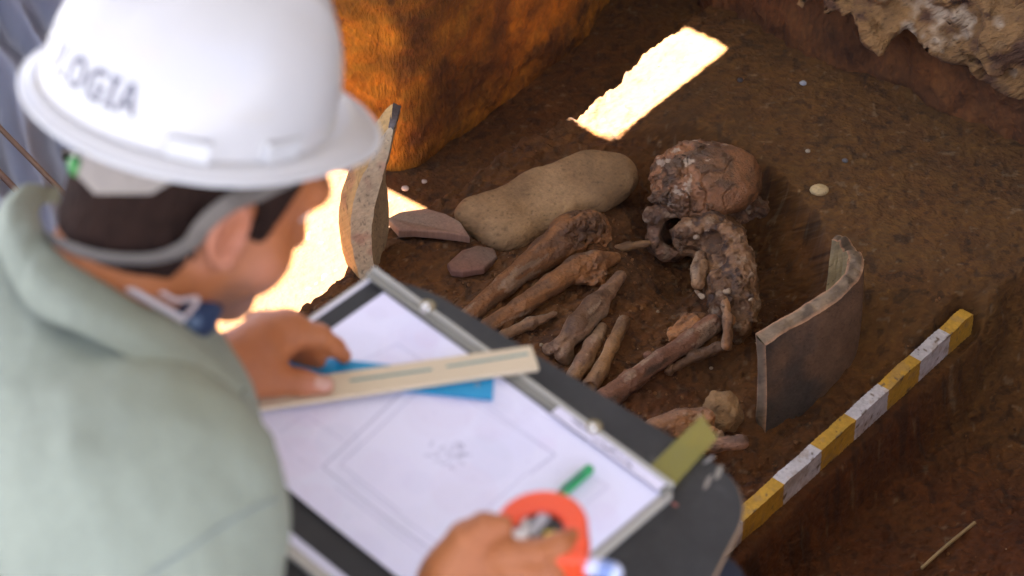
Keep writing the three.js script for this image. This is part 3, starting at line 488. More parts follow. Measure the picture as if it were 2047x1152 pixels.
// ------------------------------------------------------------------ the drawing board and what lies on it
const BA = P(745, 540, 2.45), BB = P(1345, 975, 2.45 * 0.93), BU = BB.clone().sub(BA).normalize();
const BV = BU.clone().cross(ray(745, 540).cross(ray(600, 640))).normalize(); if (BV.z < 0) BV.negate();
const BN = BU.clone().cross(BV); if (BN.y < 0) BN.negate();
const BM = new THREE.Matrix4().makeBasis(BU, BN, BV).setPosition(BA);                 // board axes: s along the long edge, height, t towards the man
const onBoard = (s, y, t) => V(s, y, t).applyMatrix4(BM);
const BP = (px, py, off = 0) => { const r = ray(px, py), t = BA.clone().addScaledVector(BN, off).sub(CAM).dot(BN) / r.dot(BN); return r.multiplyScalar(t).add(CAM); };
const ST = (px, py) => { const q = BP(px, py).sub(BA); return [q.dot(BU), q.dot(BV)]; };
const boardThing = (name, label, cat, s, y, t) => { const o = thing(name, onBoard(s, y, t), label, cat); o.quaternion.setFromRotationMatrix(new THREE.Matrix4().makeBasis(BU, BN, BU.clone().cross(BN))); o.userData.at = [s, t]; return o; };
// BU x BN may point away from BV: flat shapes are given as (s, t) and put down with this
const TS = Math.sign(BU.clone().cross(BN).dot(BV));
function plate(o, pts, y, h, bevel, r = 0) {
  const s = new THREE.Shape(), [s0, t0] = o.userData.at, q = pts.map(([a, b]) => new THREE.Vector2(a - s0, -(b - t0) * TS)), n = q.length;
  for (let i = 0; i < n; i++) {
    const p = q[i], rr = Array.isArray(r) ? r[i] : r;
    if (!rr) { i ? s.lineTo(p.x, p.y) : s.moveTo(p.x, p.y); continue; }
    const a = q[(i + n - 1) % n].clone().sub(p).normalize().multiplyScalar(rr).add(p), b = q[(i + 1) % n].clone().sub(p).normalize().multiplyScalar(rr).add(p);
    i ? s.lineTo(a.x, a.y) : s.moveTo(a.x, a.y); s.quadraticCurveTo(p.x, p.y, b.x, b.y);
  }
  s.closePath();
  const g = new THREE.ExtrudeGeometry(s, { depth: h - 2 * bevel, bevelEnabled: bevel > 0, bevelSize: bevel, bevelThickness: bevel, bevelOffset: -bevel, bevelSegments: 2, curveSegments: 14 });
  g.rotateX(-Math.PI / 2); g.translate(0, y + bevel, 0); return g;
}
const rect = (a, b, c, d) => [[a, c], [b, c], [b, d], [a, d]];
const scuff = tex(512, (x, y, i) => { const j = y * 2048 + x * 2, v = nB[j % 1048576], w = nC[j % 1048576]; const k = 0.55 + 0.12 * v + (v > 0.52 ? 0.12 : 0) + 0.06 * w; return [k, k, k]; }, true);
scuff.repeat.set(3, 3);
const canvas = (w, h, draw) => { const c = document.createElement('canvas'); c.width = w; c.height = h; draw(c.getContext('2d'), w, h); const t = new THREE.CanvasTexture(c); t.colorSpace = THREE.SRGBColorSpace; t.magFilter = THREE.LinearFilter; return t; };
{
  const o = boardThing('plywood_board', 'large dark grey board with rounded corners and pale wooden edge, under the clipboard', 'board', 0.06, -0.012, -0.02);
  const pts = [[0.012, -0.008], [0.045, -0.030], [0.452, -0.067], [0.497, 0.075], [0.52, 0.34], [0.19, 0.40], [0.012, 0.30]];
  mesh('board_core', plate(o, pts, -0.009, 0.009, 0.0012, [0.02, 0.03, 0.06, 0.02, 0.05, 0.05, 0.03]), std({ color: lin(0.42, 0.27, 0.15), roughness: 0.75 }), o);
  const face = plate(o, pts.map(([a, b]) => [a + (0.25 - a) * 0.005, b + (0.16 - b) * 0.005]), 0.0001, 0.0012, 0.0003, [0.02, 0.03, 0.06, 0.02, 0.05, 0.05, 0.03]);
  mesh('dark_facing', face, std({ color: lin(0.11, 0.105, 0.10), map: scuff, bumpMap: rep(T.soilBump, 4), bumpScale: 0.0002, roughness: 0.62 }), o);
  const dab = (px, py, a, b, c, turn) => { const [s, t] = ST(px, py), g = new THREE.CircleGeometry(1, 14).scale(a, b, 1).rotateX(-Math.PI / 2).rotateY(turn).translate(s - 0.06, 0.0016, (t + 0.02) * TS); const m = mesh('scuff_mark', g, std({ color: lin(...c), roughness: 0.9 }), o); return m; };
  dab(1418, 950, 0.010, 0.0022, [0.30, 0.26, 0.21], 1.9); dab(1440, 930, 0.010, 0.0028, [0.28, 0.25, 0.2], 1.95); dab(1352, 995, 0.003, 0.0022, [0.34, 0.12, 0.09], 0); dab(1420, 905, 0.008, 0.0018, [0.3, 0.28, 0.26], 1.5);
}
{
  const o = boardThing('clipboard', 'clear-edged drawing clipboard with black backing lying on the dark board', 'clipboard', 0, 0, 0);
  const acr = phy({ color: lin(0.50, 0.46, 0.38), roughness: 0.22, clearcoat: 0.6, clearcoatRoughness: 0.15 }), edge = phy({ color: lin(0.44, 0.42, 0.36), roughness: 0.2, clearcoat: 0.5 });
  mesh('acrylic_panel', plate(o, rect(0, 0.402, 0, 0.312), -0.0105, 0.0062, 0.001, 0.008), acr, o);
  mesh('white_liner', plate(o, rect(0.004, 0.392, 0.0065, 0.302), -0.0042, 0.0006, 0), std({ color: lin(0.8, 0.78, 0.88), roughness: 0.8 }), o);
  mesh('black_backing', plate(o, rect(0.008, 0.30, 0.0085, 0.2925), -0.0035, 0.0008, 0), std({ color: lin(0.018, 0.017, 0.018), roughness: 0.5 }), o);
  mesh('clamp_strip', plate(o, rect(0.002, 0.399, -0.0015, 0.0135), 0.0005, 0.004, 0.0008, 0.003), phy({ color: lin(0.46, 0.44, 0.37), roughness: 0.18, transmission: 0.5, thickness: 0, clearcoat: 0.4 }), o);
  mesh('clamp_rail', plate(o, rect(0.002, 0.399, -0.0005, 0.0052), 0.0047, 0.0022, 0.0006, 0.002), edge, o);
  for (const s of [0.079, 0.300]) {
    const m = mesh('screw', mergeGeometries([new THREE.SphereGeometry(0.0052, 16, 10, 0, Math.PI * 2, 0, Math.PI / 2), new THREE.CylinderGeometry(0.0068, 0.0072, 0.002, 20).translate(0, 0.0005, 0)].map((g) => g.toNonIndexed())), std({ color: lin(0.72, 0.68, 0.6), metalness: 0.9, roughness: 0.25 }), o); m.position.set(s, 0.0068, 0.004 * TS);
    const w = mesh('washer', new THREE.TorusGeometry(0.0062, 0.0016, 8, 18).rotateX(Math.PI / 2), std({ color: lin(0.30, 0.23, 0.10), metalness: 0.6, roughness: 0.4 }), o); w.position.set(s - 0.001, 0.0075, (0.004 - 0.003) * TS);
  }
}
{
  const o = boardThing('drawing_sheet', 'white paper sheet with a faint pencil plan, held on the clipboard', 'paper', 0.03, 0, 0.016), K = 3200, W = 1200, H = 980, S0 = 0.02, T0 = 0.005;
  const map = canvas(W, H, (c) => {
    c.fillStyle = 'rgb(236,233,249)'; c.fillRect(0, 0, W, H);
    const p = (x, y) => { const [s, t] = ST(x, y); return [(s - S0) * K, (t - T0) * K]; }, line = (pts, col, w, dash) => { c.strokeStyle = col; c.lineWidth = w; if (c.setLineDash) c.setLineDash(dash || []); c.beginPath(); pts.forEach((q, i) => { const [a, b] = p(...q); i ? c.lineTo(a, b) : c.moveTo(a, b); }); c.stroke(); };
    for (let i = 0; i < 90; i++) { c.fillStyle = `rgba(${150 + rnd() * 60},${150 + rnd() * 40},200,${0.02 + 0.03 * rnd()})`; c.beginPath(); c.arc(rnd() * W, rnd() * H, 20 + 90 * rnd(), 0, 7); c.fill(); }
    const g = 'rgba(115,108,145,0.46)', d = 'rgba(90,84,115,0.6)', f = 'rgba(135,125,165,0.36)';
    line([[795, 690], [905, 765], [1110, 910], [1060, 950]], g, 2.5); line([[640, 760], [795, 690]], f, 2.5); line([[830, 760], [645, 935], [790, 1050], [900, 1130]], d, 4, [10, 5]); line([[845, 775], [680, 930], [800, 1025]], g, 2.5);
    line([[870, 760], [1005, 845], [1110, 910], [1050, 950], [960, 1030]], g, 2.5, [12, 4]); line([[670, 975], [900, 1150]], f, 3); line([[700, 960], [930, 1130]], f, 3); line([[690, 985], [880, 1120]], g, 2, [6, 8]);
    line([[1170, 945], [1215, 975], [1160, 1020]], f, 2.5); line([[560, 865], [610, 830], [690, 885]], f, 2.5); line([[560, 865], [580, 905], [660, 960]], f, 2.5, [5, 9]);
    for (let i = 0; i < 46; i++) { const a = rnd() * 7, r = 38 * Math.sqrt(rnd()), x = 895 + r * Math.cos(a) * 1.1, y = 908 + r * Math.sin(a) * 0.8; line([[x, y], [x + 14 * (rnd() - 0.5), y + 12 * (rnd() - 0.5)], [x + 18 * (rnd() - 0.5), y + 14 * (rnd() - 0.5)]], `rgba(70,64,92,${0.25 + 0.3 * rnd()})`, 2.2); }
    for (let i = 0; i < 60; i++) { const x = 560 + rnd() * 560, y = 720 + rnd() * 380; c.fillStyle = 'rgba(110,100,130,0.28)'; const [a, b] = p(x, y); c.fillRect(a, b, 3 + 5 * rnd(), 3); }
  });
  const n = 40, cs = [0.0305, 0.394, 0.0155, 0.2625];
  const g = new THREE.PlaneGeometry(cs[1] - cs[0], cs[3] - cs[2], n, n).rotateX(-Math.PI / 2), a = g.attributes.position, uv = g.attributes.uv;
  for (let i = 0; i < a.count; i++) {
    const s = a.getX(i) + (cs[0] + cs[1]) / 2, t = a.getZ(i) * TS + (cs[2] + cs[3]) / 2; a.setXYZ(i, s - 0.03, 0.0004 + 0.0007 * (1 + noise(s * 14, t * 14, 3)) + 0.004 * sstep(0.24, 0.262, t) * sstep(0.2, 0.05, s), (t - 0.016) * TS);
    uv.setXY(i, (s - S0) * K / W, 1 - (t - T0) * K / H);
  }
  g.computeVertexNormals(); { const nn = g.attributes.normal; if (nn.getY(0) < 0) for (let i = 0; i < nn.count; i++) nn.setXYZ(i, -nn.getX(i), -nn.getY(i), -nn.getZ(i)); }
  mesh('sheet', g, std({ map, roughness: 0.9, side: THREE.DoubleSide }), o);
  const lab = canvas(512, 96, (c, w, h) => { c.fillStyle = 'rgb(232,226,240)'; c.fillRect(0, 0, w, h); c.strokeStyle = 'rgba(40,36,50,0.9)'; c.lineWidth = 8; for (let i = 0; i < 22; i++) { const x = 70 + i * 13 + (i > 6 ? 24 : 0), y = i < 7 ? 38 : 58; c.beginPath(); c.moveTo(x, y + 14 * (rnd() - 0.5)); c.lineTo(x + 8, y + 34 * (rnd() - 0.5)); c.lineTo(x + 11, y + 24 * (rnd() - 0.5)); c.stroke(); } });
  const lg = new THREE.PlaneGeometry(0.135, 0.0135).rotateX(-Math.PI / 2).translate(0.325 - 0.03, 0.0054, (0.0105 - 0.016) * TS);
  if (TS < 0) { const u = lg.attributes.uv; for (let i = 0; i < 4; i++) u.setY(i, 1 - u.getY(i)); }
  mesh('written_strip', lg, std({ map: lab, roughness: 0.85, side: THREE.DoubleSide }), o);
}
function stick(o, a, b, w, h, y, mat, name, slope = 0, r = 0.002) {   // a bar from (s, t) to (s, t)
  const L = Math.hypot(b[0] - a[0], b[1] - a[1]), d = [(b[0] - a[0]) / L, (b[1] - a[1]) / L], m = [-d[1], d[0]];
  const g = plate(o, [[a[0], a[1]], [b[0], b[1]], [b[0] + m[0] * w, b[1] + m[1] * w], [a[0] + m[0] * w, a[1] + m[1] * w]], y, h, Math.min(0.0008, h * 0.3), r);
  const p = g.attributes.position; for (let i = 0; i < p.count; i++) { const k = ((p.getX(i) + o.userData.at[0] - a[0]) * d[0] + (p.getZ(i) * TS + o.userData.at[1] - a[1]) * d[1]) / L; p.setY(i, p.getY(i) + slope * k); }
  return mesh(name, g, mat, o);
}
{
  const o = boardThing('blue_ruler', 'bright blue plastic ruler lying on the paper under the pale wooden one', 'ruler', 0.19, 0.003, 0.03);
  const s = [[0.187, 0.0215], [0.207, 0.0455], [0.126, 0.110], [0.012, 0.196], [-0.003, 0.171]];
  mesh('blade', plate(o, s, 0.0006, 0.0022, 0.0004, 0.001), phy({ color: lin(0.02, 0.36, 0.66), roughness: 0.3, transmission: 0.15, thickness: 0 }), o);
  const h = new THREE.TorusGeometry(0.0021, 0.0007, 8, 18).rotateX(Math.PI / 2), [hs, ht] = ST(953, 778); mesh('hang_hole', h.translate(hs - 0.19, 0.0031, (ht - 0.03) * TS), std({ color: lin(0.25, 0.33, 0.4), roughness: 0.5 }), o);
}
{
  const Y = 0.0085, q = (x, y) => { const r = BP(x, y, Y + 0.004).sub(BA); return [r.dot(BU), r.dot(BV)]; };
  const a = q(1078, 738), b = q(470, 821), c = q(1072, 688), wood = std({ color: lin(0.66, 0.53, 0.35), map: rep(T.soilMap, 1), roughness: 0.7 }); wood.map = null;
  const o = boardThing('wooden_ruler', 'pale wooden ruler with two teal grooves held under the left thumb', 'ruler', a[0], Y, a[1]);
  const w = 0.031, m = stick(o, a, b, w, 0.0055, 0, wood, 'blade', -0.003, 0.002);
  const teal = std({ color: lin(0.10, 0.27, 0.27), roughness: 0.6 });
  for (const [x1, y1, x2, y2] of [[1057, 711, 893, 736], [864, 741, 700, 763]]) { const p = q(x1, y1), r = q(x2, y2), L = 0.32, sl = (k) => -0.003 * Math.hypot(k[0] - c[0], k[1] - c[1]) / 0.34; stick(o, p, r, 0.0022, 0.0006, 0.0054 + sl(p), teal, 'teal_groove', sl(r) - sl(p), 0); }
}
{
  const o = boardThing('yellow_ruler', 'translucent yellow plastic strip sticking out past the dark board edge', 'ruler', 0.36, -0.008, -0.02);
  const e = [[1305, 955], [1405, 822], [1436, 868], [1352, 962]].map(([x, y]) => ST(x, y));
  mesh('blade', plate(o, [[0.365, 0.02], e[1], e[2], [0.398, 0.02]], 0.0008, 0.0022, 0.0004, 0.002), phy({ color: lin(0.66, 0.60, 0.16), roughness: 0.22, transmission: 0.75, thickness: 0 }), o);
}
{
  const a = BP(1178, 938, 0.007), b = BP(1088, 1016, 0.007), d = b.clone().sub(a).normalize(), o = thing('pen', a, 'green felt pen with a dark clip lying on the paper', 'pen');
  const put = (g, t0, t1, off, mat, name, k) => { const m = mesh(name, g, mat, o); m.position.copy(d).multiplyScalar((t0 + t1) / 2).addScaledVector(BN, off); m.quaternion.setFromUnitVectors(V(0, 1, 0), d); return m; };
  const gr = phy({ color: lin(0.02, 0.33, 0.10), roughness: 0.3, clearcoat: 0.4 }), L = a.distanceTo(b);
  put(new THREE.CapsuleGeometry(0.0052, 0.034, 6, 16), 0, 0.036, 0, gr, 'cap'); put(new THREE.CylinderGeometry(0.0047, 0.0044, 0.09, 16), 0.034, 0.124, -0.0005, gr, 'barrel');
  const cl = put(new THREE.BoxGeometry(0.0022, 0.034, 0.002), 0.014, 0.05, 0.005, std({ color: lin(0.03, 0.06, 0.07), roughness: 0.4 }), 'clip'); cl.position.add(BV.clone().multiplyScalar(-0.004));
}

// ------------------------------------------------------------------ the squatting man
const ES = [0.946, -0.325, 0], UPH = camDir(0.866 * 0.325, 0.866 * 0.946, 0.5).normalize(), E1 = camDir(...ES).normalize(), R0 = E1.clone().cross(UPH).normalize();
const YAW = 38 * Math.PI / 180, HF = E1.clone().multiplyScalar(Math.cos(YAW)).addScaledVector(R0, -Math.sin(YAW)), HR = HF.clone().cross(UPH).normalize();
const HC = P(380, 186, 1.945);
const man = thing('person', V(-0.3, TOP, 1.3), 'man in sage green polo shirt bending over a clipboard at lower left', 'person');
const SK = [0.41, 0.130, 0.038];
const skinCol = (x, y, z) => { const n = fbm(x, y, z, 24, 4), k = 1 + 0.16 * n + 0.10 * fbm(x, y, z, 160, 2); return [SK[0] * k, SK[1] * k * (1 + 0.1 * n), SK[2] * k * (1 + 0.12 * n)]; };
let headGeo, onHead;
const tilt = 14 * Math.PI / 180, FH = HF.clone().multiplyScalar(Math.cos(tilt)).addScaledVector(UPH, -Math.sin(tilt)), UH = UPH.clone().multiplyScalar(Math.cos(tilt)).addScaledVector(HF, Math.sin(tilt));
const HO = P(457, 466, 1.925).addScaledVector(HR, -0.079), headPt = (f, u, r) => HO.clone().addScaledVector(FH, f).addScaledVector(UH, u).addScaledVector(HR, r);
const NECK = P(215, 660, 2.03);
const ellip = (a, b, c, A, B, C) => (Math.hypot(a / A, b / B, c / C) - 1) * Math.min(A, B, C);
{
  const L = (f, u, r) => ({ x: f, y: u, z: r }), np = NECK.clone().sub(HO), nk = L(np.dot(FH), np.dot(UH), np.dot(HR));
  const local3 = (x, y, z) => { const a = x - HO.x, b = y - HO.y, c = z - HO.z; return [a * FH.x + b * FH.y + c * FH.z, a * UH.x + b * UH.y + c * UH.z, a * HR.x + b * HR.y + c * HR.z]; };
  const underHat = (x, y, z, d) => { const q = V(x, y, z).sub(HC), h = q.dot(UPH); return h > 0 ? smax(d, ellip(q.dot(HF), h, q.dot(HR), 0.111, 0.126, 0.094), 0.01) : d; };
  const f = (x, y, z) => {
    const [a, b, c] = local3(x, y, z), m = Math.abs(c);
    let d = ellip(a + 0.004, b - 0.046, c, 0.095, 0.080, 0.075);
    d = smin(d, ellip(a - 0.045, b + 0.022, c, 0.053, 0.078, 0.064), 0.03);
    d = smin(d, capsule(a, b, m, L(0.0, -0.04, 0.056), L(0.068, -0.088, 0.024), 0.017, 0.018), 0.03);
    d = smin(d, Math.hypot(a - 0.056, b + 0.034, m - 0.044) - 0.033, 0.02);
    d = smin(d, capsule(a, b, c, L(0.084, -0.096, -0.012), L(0.084, -0.096, 0.012), 0.018, 0.018), 0.02);
    d = smin(d, capsule(a, b, c, L(0.098, 0.012, 0), L(0.117, -0.03, 0), 0.008, 0.013), 0.014);
    d = smin(d, capsule(a, b, m, L(0.112, -0.034, 0.004), L(0.108, -0.034, 0.013), 0.008, 0.007), 0.006);
    d = smin(d, capsule(a, b, c, L(0.088, 0.032, -0.036), L(0.088, 0.032, 0.036), 0.014, 0.014), 0.02);
    d = smax(d, 0.013 - Math.hypot(a - 0.1, b - 0.012, m - 0.033), 0.012); d = Math.min(d, Math.hypot(a - 0.082, b - 0.012, m - 0.033) - 0.0125);
    d = smin(d, capsule(a, b, m, L(0.103, -0.055, 0), L(0.092, -0.056, 0.022), 0.007, 0.004), 0.008); d = smin(d, capsule(a, b, m, L(0.100, -0.068, 0), L(0.09, -0.066, 0.02), 0.007, 0.004), 0.008);
    // ears
    const ea = (a + 0.002) * 0.96 + (b - 0.002) * 0.28, eb = (b - 0.002) * 0.96 - (a + 0.002) * 0.28, ec = m - 0.079 - 0.22 * -ea;
    let ear = ellip(ea, eb, ec, 0.0185, 0.030, 0.008); const rim = Math.hypot(Math.hypot(ea / 0.62, eb) - 0.0262, ec - 0.003) - 0.005; ear = smin(ear, rim, 0.006); ear = smax(ear, 0.012 - Math.hypot((ea - 0.004) * 0.9, (eb + 0.002) * 0.7, ec - 0.011), 0.005); ear = smin(ear, Math.hypot(ea + -0.004, eb + 0.03, ec) - 0.009, 0.008);
    d = smin(d, ear, 0.006);
    d = smin(d, capsule(a, b, c, L(-0.035, -0.02, 0), nk, 0.060, 0.066), 0.03);
    return underHat(x, y, z, d);
  };
  const col = (x, y, z) => {
    const [a, b, c] = local3(x, y, z), m = Math.abs(c); let q = skinCol(x, y, z);
    q = mixc(q, [0.50, 0.19, 0.11], 0.7 * sstep(0.07, 0.082, m));                                                     // ears
    q = mixc(q, [0.13, 0.075, 0.055], clamp(0.55 + 0.5 * noise(x * 700, y * 700, z * 700)) * sstep(-0.030, -0.055, b) * sstep(0.015, 0.04, a));                      // stubble
    if (Math.hypot(a - 0.082, b - 0.012, m - 0.033) < 0.0135) q = Math.hypot(a - 0.095, b - 0.011, m - 0.033) < 0.0055 ? [0.03, 0.015, 0.01] : [0.65, 0.6, 0.55];
    if (b < -0.05 && b > -0.074 && a > 0.088 && m < 0.024) q = mixc(q, [0.36, 0.11, 0.08], 0.7);
    if (Math.hypot(a - 0.098, (b - 0.042) * 2, 0) < 0.02 && m > 0.014 && m < 0.045) q = mixc(q, [0.03, 0.018, 0.012], 0.8);
    return q;
  };
  const lo = HO.clone().min(NECK).addScalar(-0.17), hi = HO.clone().max(NECK).addScalar(0.17);
  headGeo = nets(f, lo, hi, 0.0032, col);
  const hair = (x, y, z) => {
    const [a, b, c] = local3(x, y, z), m = Math.abs(c), wob = 0.004 * fbm(x, y, z, 50, 3);
    const line = a < -0.027 ? -0.062 + 0.25 * (a + 0.027) : a < 0.010 ? -0.062 + 0.100 * sstep(-0.022, -0.010, a) : a < 0.040 ? 0.038 - 0.047 * sstep(0.010, 0.020, a) : -0.009 + 0.09 * sstep(0.038, 0.064, a);
    let d = f(x, y, z) - 0.0058 * sstep(-0.004, 0.006, b - line + wob) + 0.002; d = smax(d, line - b + wob, 0.004);
    d = smax(d, 0.030 - Math.hypot(a - 0.001, b * 0.85, m - 0.088), 0.003);
    return d + 0.0012 * noise(a * 300, b * 90, c * 300);
  };
  onHead = (px, py, lift) => { const r = ray(px, py); let t = 1.6; for (let i = 0; i < 120; i++) { const p = r.clone().multiplyScalar(t).add(CAM), d = Math.min(f(p.x, p.y, p.z), hair(p.x, p.y, p.z)); if (d < 0.0006 || t > 2.4) break; t += d * 0.6; } return r.multiplyScalar(t - lift).add(CAM); };
  mesh('hair', local(nets(hair, HO.clone().addScalar(-0.16), HO.clone().addScalar(0.16), 0.0032, (x, y, z) => { const k = 1 + 0.5 * fbm(x, y, z, 90, 3); return [0.020 * k, 0.0095 * k, 0.006 * k]; }), man), phy({ vertexColors: true, roughness: 0.9, specularIntensity: 0.25, name: 'hair' }), man);
}
// hands and arms
const limb = (chains, k, cell, col = skinCol) => { const f0 = chainField(chains, k), [lo, hi] = chainBox(chains, 0.006); return nets(f0, lo, hi, cell, col); };
const b3 = (a) => a.map(([x, y, h, r]) => [BP(x, y, h), r]), p3 = (a) => a.map(([x, y, d, r]) => [P(x, y, d), r]);
const nail = (tip, r) => (x, y, z) => { const q = skinCol(x, y, z), d = Math.hypot(x - tip.x, y - tip.y, z - tip.z); return d < r ? mixc(q, [0.62, 0.36, 0.27], 0.8) : mixc(q, [0.52, 0.20, 0.12], 0.4 * sstep(0.03, 0.012, d)); };
const LH = [
  b3([[405, 752, 0.046, 0.026], [452, 728, 0.048, 0.027], [515, 698, 0.046, 0.026], [555, 682, 0.044, 0.021]]),
  b3([[450, 730, 0.046, 0.028], [490, 735, 0.04, 0.024], [530, 745, 0.032, 0.019]]),
  b3([[475, 704, 0.05, 0.020], [525, 672, 0.05, 0.020], [575, 654, 0.05, 0.017]]),
  b3([[480, 760, 0.032, 0.021], [545, 757, 0.026, 0.0165], [603, 765, 0.021, 0.0125], [648, 770, 0.0185, 0.0095]]),          // thumb
  b3([[545, 680, 0.048, 0.017], [582, 668, 0.05, 0.0135], [640, 672, 0.046, 0.0105], [670, 694, 0.028, 0.009], [687, 712, 0.012, 0.0078]]),
  b3([[540, 665, 0.05, 0.017], [580, 655, 0.052, 0.013], [626, 672, 0.042, 0.0105], [636, 700, 0.024, 0.009], [636, 722, 0.010, 0.0078]]),
  b3([[530, 655, 0.048, 0.016], [568, 648, 0.048, 0.0125], [604, 672, 0.038, 0.010], [612, 698, 0.022, 0.0085], [611, 718, 0.010, 0.0074]]),
  b3([[515, 650, 0.042, 0.014], [548, 645, 0.04, 0.011], [580, 675, 0.03, 0.0085], [588, 700, 0.016, 0.0075], [588, 712, 0.010, 0.0068]])];
const lArm = [[[BP(405, 752, 0.046), 0.026], [BP(300, 800, 0.070), 0.035], [P(150, 840, 2.22), 0.044]]];
const lTip = BP(646, 764, 0.026), leftHand = limb(LH, 0.008, 0.003, nail(lTip, 0.009)), leftArm = limb(lArm, 0.01, 0.008);
const DR = 1.97;
const RH = [
  p3([[880, 1230, DR + 0.03, 0.031], [915, 1165, DR + 0.01, 0.033], [955, 1125, DR, 0.030]]), p3([[960, 1200, DR + 0.01, 0.03], [1000, 1160, DR, 0.026]]),
  p3([[905, 1130, DR - 0.01, 0.022], [935, 1080, DR - 0.02, 0.0165], [968, 1055, DR - 0.022, 0.0125], [1004, 1052, DR - 0.022, 0.0095]]),                 // thumb over the left of the ring
  p3([[960, 1125, DR - 0.012, 0.020], [1010, 1112, DR - 0.026, 0.0145], [1075, 1108, DR - 0.034, 0.0120], [1118, 1090, DR - 0.03, 0.0105], [1144, 1078, DR - 0.018, 0.009]]),
  p3([[970, 1160, DR - 0.005, 0.019], [1030, 1150, DR - 0.022, 0.014], [1095, 1142, DR - 0.026, 0.012], [1135, 1118, DR - 0.02, 0.0105], [1155, 1100, DR - 0.006, 0.009]]),
  p3([[975, 1195, DR, 0.017], [1035, 1188, DR - 0.016, 0.013], [1092, 1178, DR - 0.018, 0.011], [1125, 1155, DR - 0.012, 0.0095]]),
  p3([[970, 1225, DR + 0.005, 0.015], [1020, 1222, DR - 0.01, 0.0115], [1070, 1210, DR - 0.012, 0.0095]])];
const rArm = [[[P(880, 1230, DR + 0.03), 0.031], [P(700, 1320, 1.98), 0.040], [P(430, 1420, 1.92), 0.046]]];
const rightHand = limb(RH, 0.007, 0.003), rightArm = limb(rArm, 0.01, 0.008);
mesh('body', local(mergeGeometries([headGeo, leftHand, leftArm, rightHand, rightArm]), man), M.skin, man);
{ // shirt
  const SH = P(272, 1015, 1.87), NB = P(190, 795, 2.0), C1 = P(110, 830, 2.06), HIP = V(-0.58, 0.66, 1.56), LS = P(140, 775, 2.3);
  const f0 = chainField([
    [[NB, 0.062], [P(280, 925, 1.975), 0.074], [SH, 0.094], [P(312, 1180, 1.86), 0.086], [P(385, 1360, 1.90), 0.070]],
    [[P(10, 770, 2.08), 0.080], [P(-60, 900, 2.04), 0.12], [C1, 0.13], [HIP, 0.17]], [[SH, 0.09], [C1, 0.14]], [[NB, 0.062], [P(10, 770, 2.08), 0.08]], [[LS, 0.075], [P(110, 850, 2.12), 0.11]], [[P(345, 850, 2.02), 0.042], [P(345, 930, 2.0), 0.075]], [[LS, 0.075], [P(210, 830, 2.28), 0.06]]], 0.07);
  const f = (x, y, z) => {
    let d = f0(x, y, z); const q = fbm(x * 1.6, y * 0.8, z * 1.6, 7, 3); d += 0.010 * q + 0.0022 * fbm(x * 2, y, z, 26, 2) + 0.007 * Math.abs(noise(x * 16 + y * 9, y * 4 + z * 3, z * 9 - x * 6)) + 0.004 * Math.abs(noise(y * 20 + x * 12, z * 6, x * 5 + 3));
    d = smax(d, 0.062 - Math.hypot(x - NECK.x, (y - NECK.y) * 0.5, z - NECK.z) - 0.0, 0.01); return d;
  };
  const sc = (x, y, z) => { const k = 1 + 0.10 * fbm(x, y, z, 10, 4) + 0.07 * noise(x * 300, y * 300, z * 300); return [0.285 * k, 0.310 * k, 0.232 * k]; };
  const shirt = mesh('shirt', local(nets(f, V(-0.95, 0.46, 1.05), V(-0.08, 1.3, 1.9), 0.0075, sc), man), M.cloth, man);
  const onShirt = (px, py, lift = 0) => { const r = ray(px, py); let t = 1.5; for (let i = 0; i < 80; i++) { const p = r.clone().multiplyScalar(t).add(CAM), d = f(p.x, p.y, p.z); if (d < 0.0005) break; t += d * 0.6; } return r.multiplyScalar(t - lift).add(CAM); };
  mesh('sleeve_seam', local(tint(new THREE.TubeGeometry(curve([[552, 1000], [520, 1010], [455, 1045], [380, 1095], [306, 1145], [270, 1180]].map(([x, y]) => onShirt(x, y, -0.0009))), 60, 0.0016, 6), [0.30, 0.335, 0.29]), man), M.cloth, man);
  // collar: neck stand, fold, leaf
  const fold = curve([[115, 378, 2.12], [75, 372, 2.10], [50, 392, 2.06], [58, 440, 2.01], [85, 485, 1.975], [135, 525, 1.955], [235, 588, 1.935], [350, 652, 1.945], [430, 712, 1.96], [497, 770, 1.975]].map(([x, y, d]) => P(x, y, d - 0.016)));
  const leaf = curve([[40, 395, 2.10], [10, 400, 2.08], [-10, 440, 2.03], [-5, 500, 1.975], [28, 572, 1.935], [75, 628, 1.905], [195, 682, 1.885], [315, 750, 1.89], [375, 805, 1.90], [442, 850, 1.925]].map(([x, y, d]) => P(x, y, d - 0.018)));
  const stand = curve([[118, 410, 2.10], [95, 405, 2.09], [78, 420, 2.06], [85, 455, 2.02], [110, 492, 1.99], [160, 530, 1.975], [250, 592, 1.96], [350, 660, 1.97], [420, 720, 1.985], [480, 790, 1.99]].map(([x, y, d]) => P(x, y, d - 0.010)));
  const sec = (u, v, off) => {
    const a = stand.getPoint(v), b = fold.getPoint(v), d = leaf.getPoint(v), m = b.clone().lerp(d, 0.5).add(camDir(0, 0.004, 0.010)), c = curve([a, b, m, d]), p = c.getPoint(u), w = 0.002 * fbm(v * 6, u, 2, 3, 2);
    return p.add(camDir(0, w, w + off));
  };
  const cg = (off) => grid(26, 120, (u, v) => { const p = sec(u, v, off); return { p, c: sc(p.x, p.y, p.z) }; });
  const edge = grid(3, 120, (u, v) => { const p = sec(1, v, 0).lerp(sec(1, v, -0.0035), u); return { p, c: sc(p.x, p.y, p.z) }; }), e2 = grid(3, 26, (u, v) => { const p = sec(v, 1, 0).lerp(sec(v, 1, -0.0035), u); return { p, c: sc(p.x, p.y, p.z) }; });
  mesh('collar', local(mergeGeometries([cg(0), cg(-0.0035), edge, e2]), man), (() => { const m = M.cloth.clone(); m.side = THREE.DoubleSide; return m; })(), man);
